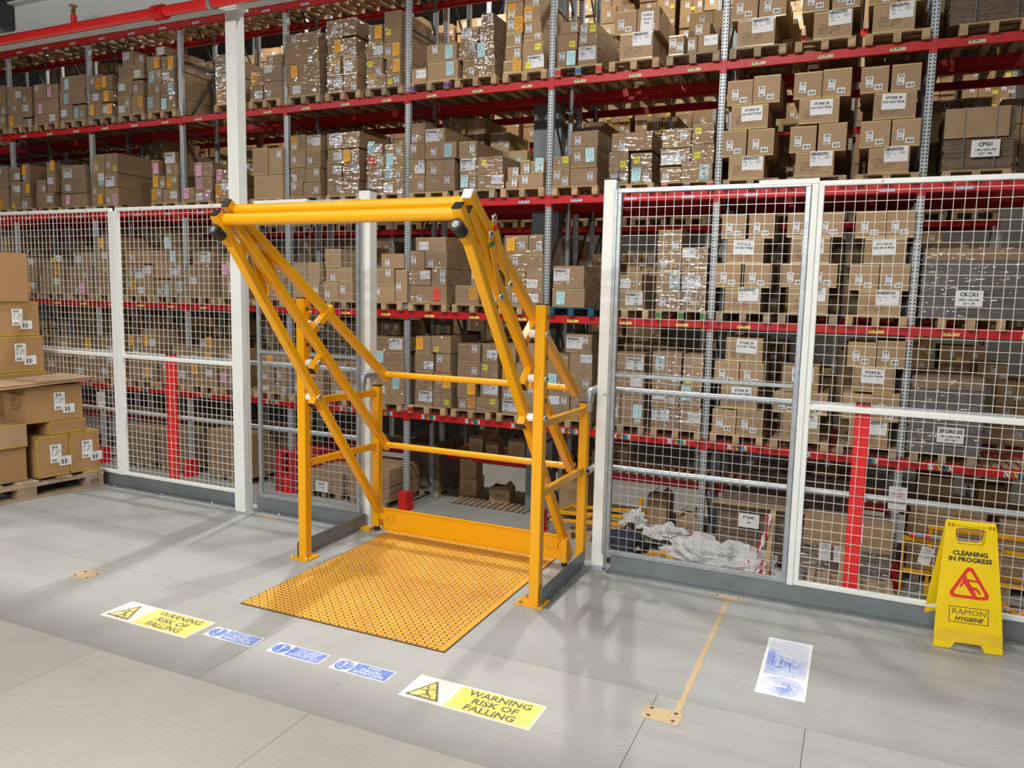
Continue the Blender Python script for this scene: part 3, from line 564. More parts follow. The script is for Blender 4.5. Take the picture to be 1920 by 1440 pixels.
# rear loads nobody could count from here: cartons in rows on the rear racks
rng = random.Random(5); st = MB(); lab = MB()
def rear_stack(x0, x1, y, z, top, d=1.0):
    zz = z
    while zz < top - .15:
        h = rng.choice((.24, .3, .36)); n = rng.choice((2, 2, 3)); ww = (x1 - x0) / n
        for i in range(n):
            if zz > z + .6 and rng.random() < .12: continue
            o = rng.uniform(-.03, .03); xa, xb = x0 + i * ww + .006, x0 + (i + 1) * ww - .006
            st.box(xa, xb, y + o, y + d, zz, zz + h - .006, rng.choice((0, 0, 0, 1)))
            lx = xa + .45 * (xb - xa); lz = zz + .35 * h
            lab.quad((lx, y + o - .003, lz), (lx + .08, y + o - .003, lz), (lx + .08, y + o - .003, lz + .13), (lx, y + o - .003, lz + .13), 0)
            if rng.random() < .6: lab.quad((lx + .12, y + o - .003, lz - .05), (lx + .21, y + o - .003, lz - .05), (lx + .21, y + o - .003, lz + .02), (lx + .12, y + o - .003, lz + .02), rng.choice((0, 0, 1)))
        zz += h
rp = MB()
def rear_pallet(x0, x1, y, z):
    for k in range(5): rp.box(x0, x1, y + k * .26, y + k * .26 + .12, z + .122, z + .144)
    for q in (x0, (x0 + x1) / 2 - .05, x1 - .1): rp.box(q, q + .1, y, y + 1.15, z + .02, z + .12)
    for q in (x0, (x0 + x1) / 2 - .05, x1 - .1): rp.box(q, q + .1, y, y + 1.15, z, z + .02)
for yr, xs, hmax in ((13.52, UX, (.75, 1.5)), (17.55, [x - 1.1 for x in UX], (.9, 1.65))):
    for a in xs[1:]:
        for L, z in LEV.items():
            if L == 'T' and yr < 17: continue
            for s in range(3):
                if yr < 17 and (L in ('D',) and rng.random() < .1): continue
                xa = a + .1 + s * .92; zz = z + .065; rear_pallet(xa, xa + .8, yr, zz); rear_stack(xa, xa + .8, yr + .02, zz + .146, zz + .146 + rng.uniform(*hmax))
s1 = obj('stacked_cartons', st, [CARDL, plain('cardboard_rear_pale', (.50, .36, .19), .8, var=.1, nscale=2)], fix=False); tag(s1, 'rows of plain brown cartons filling the racks behind the front one', 'cartons', None, 'stuff')
lb = obj('carton_labels', lab, [LBAR, SHEET['y']], s1, fix=False); lb['kind'] = 'stuff'
s2 = obj('rear_pallets', rp, WOODD, fix=False); tag(s2, 'rough wooden pallets under the cartons on the rear racks', 'pallets', None, 'stuff')
sc_ = MB(); sc_.box(-5.66, -5.13, 13.265, 13.50, FLO, 9.5); o = obj('building_column', sc_, GREYCOL); tag(o, 'wide dark grey building column standing between the two racks, behind the yellow gate', 'column')

# ------------------------------------------------------------------ pallets
def pallet_proto(wood, blocks):
    """0.8 wide, 1.15 deep, base at the origin's front centre"""
    m = MB()
    for k in range(5): m.box(-.4, .4, k * .2575, k * .2575 + .12, .122, .144)
    for q in (-.4, -.05, .3): m.box(q, q + .1, 0, 1.15, .1, .122)
    dk = m.mesh('deck', wood, fix=True)
    m = MB()
    for q in (-.4, -.05, .3): m.box(q, q + .1, 0, 1.15, 0, .02)
    for q in (-.4, -.05, .3):
        for y in (.5, 1.03): m.box(q, q + .1, y, y + .12, .02, .1)
    bs = m.mesh('base_boards', wood, fix=True)
    bl = []
    for q, mt in zip((-.4, -.05, .3), blocks):
        m = MB(); m.box(q, q + .1, -.004, .12, .02, .1); bl.append(m.mesh('block', mt, fix=True))
    return dk, bs, bl
PP = {'n': pallet_proto(WOOD, (WOOD,) * 3), 'd': pallet_proto(WOODD, (WOODD,) * 3), 'b': pallet_proto(WOOD, (PRED, PBLUE, PRED)), 'v': pallet_proto(WOOD, (PVIO, WOOD, PVIO)),
      'g': pallet_proto(WOOD, (PGRN,) * 3), 't': pallet_proto(PTEAL, (PTEAL,) * 3), 'r': pallet_proto(WOOD, (PRED, WOOD, WOOD))}
PCN = {'n': 'plain wooden pallet', 'd': 'dull wooden pallet', 'b': 'red and blue blocked pallet', 'v': 'violet blocked pallet', 'g': 'green blocked pallet', 't': 'dark teal pallet', 'r': 'red cornered wooden pallet'}
def pallet(pc, x, y, z, label):
    t = thing('pallet', label, 'pallet', (x, y, z), 'pallets in the front rack'); dk, bs, bl = PP[pc]
    link('deck', dk, t); link('base_boards', bs, t)
    for b in bl: link('block', b, t)
    return t

# ------------------------------------------------------------------ labels on cartons
LAB = {}
def lab_quad(key, w, h, mat, x=0, z=0):
    if key not in LAB:
        m = MB(); m.quad((-w / 2, 0, -h / 2), (w / 2, 0, -h / 2), (w / 2, 0, h / 2), (-w / 2, 0, h / 2)); LAB[key] = m.mesh('label_sheet', mat)
    return LAB[key]
def lab_text(key, w, h, mat, lines):
    """paper sheet with raised lettering in the same mesh; lines = (text, size, x, z, align)"""
    if key in LAB: return LAB[key]
    bm = bmesh.new(); uvl = bm.loops.layers.uv.new('UVMap')
    f = bm.faces.new([bm.verts.new(p) for p in ((-w / 2, 0, -h / 2), (w / 2, 0, -h / 2), (w / 2, 0, h / 2), (-w / 2, 0, h / 2))])
    for l, q in zip(f.loops, ((0, 0), (1, 0), (1, 1), (0, 1))): l[uvl].uv = q
    me = bpy.data.meshes.new('label_sheet')
    for s, size, x, z, al in lines:
        t = text_me(s, size, al, size * .035)
        n0 = len(bm.faces); M = Matrix.Translation((x, -.0015, z)) @ Matrix.Rotation(R(90), 4, 'X')
        tm = t.copy(); tm.transform(M); bm.from_mesh(tm); bm.faces.ensure_lookup_table()
        for q in bm.faces[n0:]: q.material_index = 1
        bpy.data.meshes.remove(tm)
    bm.to_mesh(me); bm.free(); me.materials.append(mat); me.materials.append(INK); LAB[key] = me; return me
NUMS = ('99987001', '99986003', '99985001', '99986001', '09987001', '99986002')
def sheet(k, rng):
    if k == 'W': n = rng.choice(NUMS); return lab_text('W' + n, .285, .20, LBIG, [(n, .056, -.13, .045, 'LEFT')]), .285, .20
    if k == 'X': return lab_text('X', .297, .21, LBIG, [('08430701', .060, -.138, .045, 'LEFT')]), .297, .21
    if k == 'w': return lab_quad('w', .20, .145, LBIG), .20, .145
    if k == 'D': return lab_quad('D', .15, .24, LDOC), .15, .24
    if k == 't': return lab_text('t', .20, .29, LNOTE, [('STORE 20', .034, 0, .08, 'CENTER'), ('DO NOT', .034, 0, .02, 'CENTER'), ('PICK', .034, 0, -.04, 'CENTER')]), .20, .29
    if k == 'T': return lab_text('T', .30, .21, LNOTE, [('STORE 20', .048, 0, .035, 'CENTER'), ('DO NOT PICK', .042, 0, -.02, 'CENTER')]), .30, .21
    if k == 's': return lab_quad('s', .095, .13, LBAR), .095, .13
    if k == 'q': return lab_quad('q', .09, .145, LBAR), .09, .145
    if k == 'h': return lab_quad('h', .105, .075, LSML), .105, .075
    if k in 'obprOy': return lab_quad(k, .145 if k != 'y' else .10, .22 if k != 'y' else .10, SHEET[k]), .145 if k != 'y' else .10, .22 if k != 'y' else .10
def stick(parent, k, rng, cx, cz, y, loc0, name=None, tilt=3):
    me, w, h = sheet(k, rng)
    nm = name or {'W': 'stock_label', 'X': 'stock_label', 'w': 'stock_label', 't': 'notice', 'T': 'notice', 'D': 'document'}.get(k, 'bar_code_label' if k in 'sqh' else 'marker_sheet')
    o = link(nm, me, parent, (cx - loc0[0], y - loc0[1], cz - loc0[2])); o.rotation_euler = (0, R(rng.uniform(-tilt, tilt)), 0); return o
def carton_mesh(w, d, h, mats, tape=True):
    m = MB(); g = .004
    m.box(-w / 2, w / 2, 0, d, 0, h, 0)
    if tape:
        for z in (0.004, h - .018): m.box(-w / 2 + .002, w / 2 - .002, -.0015, .0, z, z + .014, 1)
    return m.mesh('carton', mats, fix=False)
BAYN = ['far right bay', 'second bay from right', 'third bay from right', 'bay above yellow gate', 'bay right of tall column', 'bay behind tall column', 'bay left of tall column', 'second bay left of column', 'bay at far left edge']
LVN = {'A': 'top shelf', 'B': 'second shelf down', 'C': 'third shelf down', 'D': 'fourth shelf down'}
LOOK = {'o': 'amber', 'O': 'orange', 'b': 'blue', 'p': 'pink', 'r': 'red', 'y': 'yellow'}
SLOT = ['left', 'middle', 'right']
ORD = ['bottom', 'second', 'third', 'fourth', 'fifth', 'sixth', 'top']
lrng = random.Random(21); used = {}
def flatpack(lv, boxes, grey, where):
    x0, x1, z0, z1 = boxes[0]; y0 = 12.16; cx = (x0 + x1) / 2
    t = thing('flat_board_bundle', ('film-wrapped grey bundle of flat boards, ' if grey else 'dark strapped bundle of flat cartons, ') + where, 'bundle', (cx, y0, z0))
    n = 34; m = MB(); rg = random.Random(hash(lv) % 97 + int(grey))
    for i in range(n):
        a = z0 + (z1 - z0) * i / n; dx = rg.uniform(0, .02); m.box(x0 + dx, x1 - rg.uniform(0, .02), y0 + rg.uniform(0, .012), y0 + 1.05, a, a + (z1 - z0) / n * .9)
    b = obj('flat_boards', m, CARDK if not grey else plain('grey_board_' + lv, (.20, .18, .175), .7, var=.2, nscale=6), t); b['kind'] = 'stuff'
    if grey:
        m = MB(); m.box(x0 - .012, x1 + .012, y0 - .012, y0 + 1.06, z0 + .01, z1 + .01); obj('stretch_film', m, FILM, t)
        m = MB(); m.box(x0 + .03, x1 - .03, y0 - .001, y0 + 1, z1 - .16, z1 + .004); obj('top_sheet', m, CARDF, t)
    else:
        if lv == 'B': m = MB(); m.box(x0 + .0, x1 - .08, y0 - .02, y0 - .008, z0 + .42, z1 + .0); obj('front_sheet', m, CARDF, t)
        for q in (.28, .72):
            m = MB(); xx = x0 + (x1 - x0) * q; m.box(xx, xx + .014, y0 - .024, y0 - .021, z0, z1 + .01); obj('strap', m, plain('strap', (.15, .17, .16), .5), t)
    nm = {'A': ('BDCM2', '1000 x 200 x 400', 'QTY - 750'), 'B': ('CPG1', '1196 x 560 x 560', 'QTY - 700'), 'C': ('CRCX1', '1500 x 560 x 260', 'QTY - 50'), 'D': ('2FORC35', '600 x 400 x 250', 'QTY - 560')}[lv]
    me = lab_text('fp' + lv, .33, .22, LNOTE, [(nm[0], .07, 0, .03, 'CENTER'), (nm[1], .035, 0, -.03, 'CENTER'), (nm[2], .035, 0, -.08, 'CENTER')])
    put('notice', me, t, Matrix.Translation((x0 + (.46 if lv != 'A' else .42) * min(1.3, x1 - x0 + .25), y0 - .03, z0 + (.27 if lv != 'A' else .6 * (z1 - z0)))))
for lv, ty, pc, tags, boxes in LOADS:
    x0 = min(b[0] for b in boxes); x1 = max(b[1] for b in boxes); cx = (x0 + x1) / 2; zb = min(b[2] for b in boxes)
    k = next((i for i in range(9) if cx > UX[i + 1]), 8); s = (cx - UX[k + 1]) / .92; si = max(0, min(2, int(s)))
    slotc = UX[k + 1] + .055 + .035 + .4 + si * .92 if k else cx
    where = '%s pallet, %s, %s' % (SLOT[si], BAYN[k], LVN[lv]) if k else '%s, %s' % (BAYN[k], LVN[lv])
    px = slotc if abs(slotc - cx) < .3 else cx
    if pc == 'n' and lrng.random() < .3: pc = 'd'
    if pc == 'n' and lrng.random() < .06: pc = 'r'
    pallet(pc, px, 12.13, zb - .146, '%s, %s' % (PCN[pc], where))
    if ty in 'fg': flatpack(lv, boxes, ty == 'g', where); continue
    colours = [LOOK[c] for c in dict.fromkeys(tags) if c in LOOK]
    if ty == 'w':
        look = 'shrink-wrapped cartons with %s sheets' % ' and '.join(colours[:1]) if colours else 'shrink-wrapped cartons with white labels'
        t = thing('carton_load', '%s, %s' % (look, where), 'carton load', (cx, 12.15, zb), 'wrapped loads in the front rack'); root = WL[t.name]; film = MB()
    rows_ = sorted(set(round(b[2], 1) for b in boxes)); objs = []
    for b in boxes:
        w, h = b[1] - b[0] - .006, b[3] - b[2] - .004; d = 1.08 if ty == 'w' else .55; bc = (b[0] + b[1]) / 2
        yy = 12.15 + lrng.uniform(-.012, .014); tp = pc != 'x' and lrng.random() < .5 or tags in ('Z', 'NSS')
        me = carton_mesh(w, d, h, [CARD, TAPE], tp); l0 = Vector((bc, yy, b[2] + .002))
        if ty == 'w':
            o = link('carton', me, t, l0 - root); film.box(b[0] - .006, b[1] + .006, yy - .011, yy + d + .006, b[2], b[3] + .006)
            if lrng.random() < .5:
                q = MB(); q.box(-.004, .004, -.001, .001, .01, h - .01); link('seam', q.mesh('seam', SEAM), o, (lrng.uniform(-.2, .2) * w, 0, 0))
        else:
            o = link('carton', me, None, l0); o.rotation_euler = (0, 0, R(lrng.uniform(-1.2, 1.2)))
            same = [q for q in boxes if abs(q[2] - b[2]) < .12]; same.sort(key=lambda q: q[0]); i = same.index(b)
            lower = sum(1 for q in rows_ if q < round(b[2], 1) - .12); vert = ORD[min(lower, 5)] + ' row'
            if b[3] > max(q[3] for q in boxes) - .03 and lower: vert = 'top row'
            hz = '' if len(same) == 1 else ' ' + ('left' if i == 0 else 'right' if i == len(same) - 1 else 'centre')
            lb_ = 'brown carton, %s%s, %s' % (vert, hz, where)
            if lb_ in used: lb_ = lb_.replace('brown carton', 'smaller carton')
            used[lb_] = 1; tag(o, lb_, 'carton', 'loose cartons in the front rack')
        objs.append((o, b, l0, w, h))
    if tags in ('Z', 'NSS', 'NtS'):
        for o, b, l0, w, h in objs:
            single = len([q for q in boxes if abs(q[2] - b[2]) < .12]) == 1; fy = l0[1] - .0022
            L0 = l0 if o.parent is None else l0
            if single:
                k2 = 'X' if b[2] < zb + .2 else 'T'
                stick(o, k2, lrng, l0[0] + (.17 if k2 == 'X' else lrng.choice((-.03, .06))) * w, b[3] - (.095 if k2 == 'X' else .13), fy, l0, tilt=2)
                q = MB(); q.quad((-.16, 0, -.07), (.12, 0, -.07), (.12, 0, .07), (-.16, 0, .07)); pm = LAB.setdefault('print', q.mesh('print', PRINT)); link('print', pm, o, (-.06 * w, -.0018, .13))
            else:
                stick(o, 'q', lrng, l0[0] - .18 * w, b[2] + .44 * h, fy, l0, tilt=2); stick(o, 'h', lrng, l0[0] + .15 * w, b[2] + .22 * h, fy, l0, tilt=3)
                if tags == 'NtS' and b[0] + b[1] > x0 + x1: stick(o, 't', lrng, l0[0] - .05 * w, b[3] - .2, fy - .002, l0)
    else:
        area_ = sorted(objs, key=lambda q: -q[3] * q[4]); occ = {}
        pool = list(objs); lrng.shuffle(pool); ti = 0
        for c in list(tags.replace('Y', 'y')) + ['s'] * max(0, len(objs) - 3):
            o, b, l0, w, h = pool[ti % len(pool)]; ti += 1; me, lw, lh = sheet(c, lrng)
            n_ = occ.get(o, 0); occ[o] = n_ + 1
            if n_ > 2: continue
            if lw > w * .9 or lh > h * 1.25:
                c = 's'; me, lw, lh = sheet('s', lrng)
            fx = ((.27, .74, .5) if lrng.random() < .5 else (.74, .27, .5))[n_]
            cx_ = min(max(b[0] + fx * (b[1] - b[0]), b[0] + lw / 2 + .01), b[1] - lw / 2 - .01)
            lo_, hi_ = b[2] + lh / 2 + .01, b[3] - lh / 2 - .01; cz_ = lrng.uniform(lo_, hi_) if hi_ > lo_ else (lo_ + hi_) / 2 + .04
            yo = -.0022 - .002 * n_
            if cz_ - lh / 2 < zb - .08: cz_ = zb - .05 + lh / 2
            stick(o, c, lrng, cx_, cz_, l0[1] + yo - (.010 if ty == 'w' and c in 'obprO' and lrng.random() < .6 else 0), l0)
    if ty == 'w': obj('stretch_film', film, FILM, t, fix=False)
# second carton row of the loose stacks, and loads of the shelf above, seen only from below or the side
m2 = MB()
for lv, ty, pc, tags, boxes in LOADS:
    if ty == 'l':
        for b in boxes: m2.box(b[0] + .008, b[1] - .008, 12.74, 13.24, b[2] + .002, b[3] - .004, 0)
s3 = obj('stacked_cartons', m2, [CARDL]); tag(s3, 'second row of plain cartons standing behind the loose stacks of the front rack', 'cartons', None, 'stuff')
for k in range(3, 9):
    for s in range(3):
        x = UX[k + 1] + .49 + s * .92; pallet(random.choice('nd'), x, 12.13, 7.146, 'dark-bellied pallet seen from below, %s place, %s, highest beams' % (SLOT[s], BAYN[k]))
# ------------------------------------------------------------------ mesh fence
FY = 4.42
def fence_panel(label, x0, x1, fm, wm, rails, top=True, post=None, z0=.10, z1=2.31):
    t = thing('mesh_panel', label, 'fence panel', ((x0 + x1) / 2, FY, z0), 'mesh panels of the fence')
    s = .028
    def rail(n, p, q, w=s, h=s): m = MB(); m.bar(p, q, w, h, (0, 0, 1) if abs(p[2] - q[2]) < .01 else (0, 1, 0), .003); return obj(n, m, fm, t)
    rail('top_rail', (x0, FY + .015, z1 - .013), (x1, FY + .015, z1 - .013), .03, .026); rail('bottom_rail', (x0, FY + .015, z0 + .014), (x1, FY + .015, z0 + .014))
    rail('side_rail', (x0 + .014, FY + .015, z0 + .028), (x0 + .014, FY + .015, z1 - .026)); rail('side_rail', (x1 - .014, FY + .015, z0 + .028), (x1 - .014, FY + .015, z1 - .026))
    for z in rails: rail('middle_rail', (x0 + .028, FY + .015, z), (x1 - .028, FY + .015, z), .03, .028 if z < 1.15 else .02)
    m = MB(); r = .0013 if wm is WIRE else .0012; n = round((x1 - x0 - .06) / .05)
    for i in range(1, n):
        x = x0 + .03 + i * (x1 - x0 - .06) / n; m.box(x - r, x + r, FY + .024, FY + .028, z0 + .02, z1 - .02)
    n = round((z1 - z0) / .0535)
    for i in range(1, n):
        z = z0 + i * (z1 - z0) / n; m.box(x0 + .01, x1 - .01, FY + .028, FY + .032, z - r, z + r)
    w = obj('wire_mesh', m, wm, t, fix=False); w['kind'] = 'stuff'
    if top:
        m = MB(); b = x0 + .3
        while b < x1: m.dome((b, FY, z1 - .012), (0, -1, 0), .007, .004, n=8); b += .75
        obj('rivets', m, CHROME, t)['kind'] = 'stuff'
    return t
fence_panel('cream mesh fence panel left of the white fence post, behind the carton pallet', -9.2, -5.625, WHITE, WIRE, (1.105,))
fence_panel('cream mesh fence panel between the white fence post and the tall column', -5.565, -4.26, WHITE, WIRE, (1.105,))
fence_panel('grey mesh panel between the tall column and the short white gate post', -4.10, -3.175, GALV, GALVW, (1.214,), False)
fence_panel('grey mesh panel right of the short white column with the base plate', -1.345, -.282, GALV, GALVW, (1.214,), False)
fence_panel('cream mesh fence panel behind the yellow cleaning sign', -.245, 3.2, WHITE, WIRE, (1.108,))
m = MB(); m.bar((-5.595, FY + .015, .1), (-5.595, FY + .015, 2.285), .06, .04, (0, 1, 0), .003); o = obj('fence_post', m, WHITE); tag(o, 'slim white fence post left of the tall column, between two cream panels', 'post')
m = MB(); m.bar((-.262, FY + .02, .1), (-.262, FY + .02, 2.296), .034, .05, (0, 1, 0), .003); o = obj('fence_post', m, WHITE); tag(o, 'slim white fence post between the grey panel and the right cream panel', 'post')
m = MB(); m.box(-.55, -.245, FY - .004, FY + .03, 2.298, 2.324); o = obj('joint_rail', m, WHITE); tag(o, 'white top rail piece lapping over the grey panel by the fence post', 'rail')
m = MB(); m.box(-4.10, -3.62, FY - .004, FY + .03, 2.300, 2.322); o = obj('joint_rail', m, WHITE); tag(o, 'white top rail piece right of the tall column, behind the yellow bars', 'rail')
# short columns beside the gate
m = MB(); m.bar((-3.177, 4.53, 0), (-3.177, 4.53, 2.372), .095, .09, (0, 1, 0), .005); gp = thing('gate_post', 'short white square post behind the left side of the yellow gate', 'post', (-3.177, 4.53, 0)); obj('shaft', m, WHITE, gp)
bx('cap', (-3.227, -3.127, 4.482, 4.578, 2.372, 2.38), BLACK, gp)
m = MB(); m.bar((-1.398, 4.485, .01), (-1.398, 4.485, 2.366), .078, .08, (0, 1, 0), .005); gp2 = thing('gate_post', 'short white square column with bolted base plate, right of the yellow gate', 'post', (-1.398, 4.485, 0)); obj('shaft', m, WHITE, gp2)
bx('cap', (-1.439, -1.357, 4.444, 4.526, 2.366, 2.374), BLACK, gp2)
bx('base_plate', (-1.475, -1.315, 4.37, 4.518, 0, .01), GALV, gp2)
for x, y in ((-1.455, 4.39), (-1.335, 4.39)):
    m = MB(); m.dome((x, y, .01), (0, 0, 1), .011, .014, n=6); obj('bolt', m, CHROME, gp2)
m = MB(); m.dome((-1.385, 4.443, 1.09), (0, -1, 0), .009, .006, n=8); obj('bolt', m, CHROME, gp2)
m = MB(); m.bar((-1.352, FY + .02, .1), (-1.352, FY + .02, 2.3), .022, .05, (0, 1, 0), .002); obj('channel', m, GALV, gp2)
# kick plates along the edge
def kick(label, x0, x1):
    m = MB(); m.box(x0, x1, FY + .012, FY + .016, .0, .102); m.box(x0, x1, FY - .055, FY + .016, 0, .003)
    t = thing('kick_plate', label, 'kick plate', ((x0 + x1) / 2, FY, 0)); obj('angle_plate', m, STEEL, t)
    x = x0 + .25
    while x < x1:
        m = MB(); m.dome((x, FY - .03, .003), (0, 0, 1), .007, .005, n=6); obj('bolt', m, CHROME, t); x += .55
kick('long grey steel kick plate at the foot of the left cream fence', -9.2, -4.255)
kick('short grey steel kick plate at the foot of the panel right of the tall column', -4.13, -3.13)
kick('grey steel kick plate under the fence right of the gate, up to a joint', -1.31, .0146)
kick('grey steel kick plate behind the yellow cleaning sign, right of the joint', .0154, 3.2)
# guard rails and red posts behind the mesh
for nm, lb, x in (('guard_post', 'square red guard post behind the left cream mesh', -5.08), ('guard_post', 'square red guard post behind the right cream mesh', .045)):
    t = thing(nm, lb, 'post', (x, 4.5, -.1)); m = MB(); m.bar((x, 4.505, -.3), (x, 4.505, 1.135), .075, .05, (0, 1, 0), .005); obj('shaft', m, REDB, t)
    m = MB(); m.bar((x, 4.505, 1.135), (x, 4.505, 1.145), .073, .05, (0, 1, 0), .002); obj('cap', m, BLACK, t)
def pipe(lb, pts, cap=None):
    t = thing('guard_rail', lb, 'rail', pts[0]); m = MB(); m.tube(pts, .0185, 12); obj('tube', m, GALV, t, smooth=True); return t
pipe('lower galvanised guard tube behind the left cream mesh, ending at the short gate post', [(-9.2, 4.58, .61), (-3.23, 4.58, .61)])
pipe('lower galvanised guard tube behind the mesh right of the gate', [(-1.36, 4.58, .612), (3.2, 4.58, .612)])
t = pipe('upper galvanised guard tube left of the gate with an elbow beside the post', [(-9.2, 4.60, 1.107), (-3.23, 4.60, 1.107)])
t2 = pipe('upper galvanised guard tube right of the gate with an elbow beside the column', [(-1.36, 4.58, 1.107), (3.2, 4.58, 1.107)])
for tt, xx, ya, yb in ((t, -3.105, 4.60, 4.37), (t2, -1.462, 4.60, 4.39)):
    arc = [(xx, yb + .03 * (1 - math.sin(a)) * 1.0 - .0, 1.107 - .03 * (1 - math.cos(a))) for a in (0, R(30), R(60), R(90))]
    m = MB(); m.tube([(xx, ya, 1.107)] + [(xx, yb + .03, 1.107)], .0185, 12); obj('return_tube', m, GALV, tt, smooth=True)
    m = MB(); m.tube([(xx, yb + .07, 1.107)] + arc + [(xx, yb, 1.045)], .025, 12); obj('elbow', m, GALV, tt, smooth=True)
    m = MB(); m.tube([(xx, yb, 1.06), (xx, yb, .985)], .0185, 12); obj('down_tube', m, GALV, tt, smooth=True)
    m = MB(); m.tube([(xx, ya - .07, 1.107), (xx, ya - .055, 1.107)], .03, 12); obj('collar', m, CHROME, tt, smooth=True)
    m = MB(); m.box(min(xx, -3.23 if tt is t else -1.36), max(xx, -3.23 if tt is t else -1.36), ya - .015, ya + .015, 1.09, 1.122); obj('bracket', m, GALV, tt)
t3 = thing('guard_rail', 'short open galvanised tube end sticking out low beside the right gate column', 'rail', (-1.462, 4.6, .612)); m = MB(); m.tube([(-1.462, 4.60, .612), (-1.462, 4.40, .612)], .0185, 12); obj('tube', m, GALV, t3, smooth=True)
m = MB(); m.tube([(-1.462, 4.399, .612), (-1.462, 4.4005, .612)], .014, 12); obj('bore', m, BLACK, t3); m = MB(); m.tube([(-1.462, 4.53, .612), (-1.462, 4.545, .612)], .029, 12); obj('collar', m, CHROME, t3, smooth=True)
# notices hung on the rack posts and the fence
me = lab_text('safety', .16, .225, LNOTE, [('STOP', .022, 0, .07, 'CENTER'), ('PALLET RACKING', .013, 0, .04, 'CENTER'), ('CHECK FOR', .013, 0, .015, 'CENTER'), ('DAMAGE', .013, 0, -.01, 'CENTER'), ('REPORT', .013, 0, -.035, 'CENTER')])
me = me.copy(); me.materials[1] = REDB
for xx, zz, lb in ((.655, -1.13, 'white notice with red print hung on the rack post behind the right mesh'), (-16.05, -.95, 'white notice with print on the far rack post behind the left mesh')):
    o = put('notice_sheet', me, None, Matrix.Translation((xx + .01, 12.185, zz)) @ Matrix.Scale(1.5, 4)); tag(o, lb, 'notice')

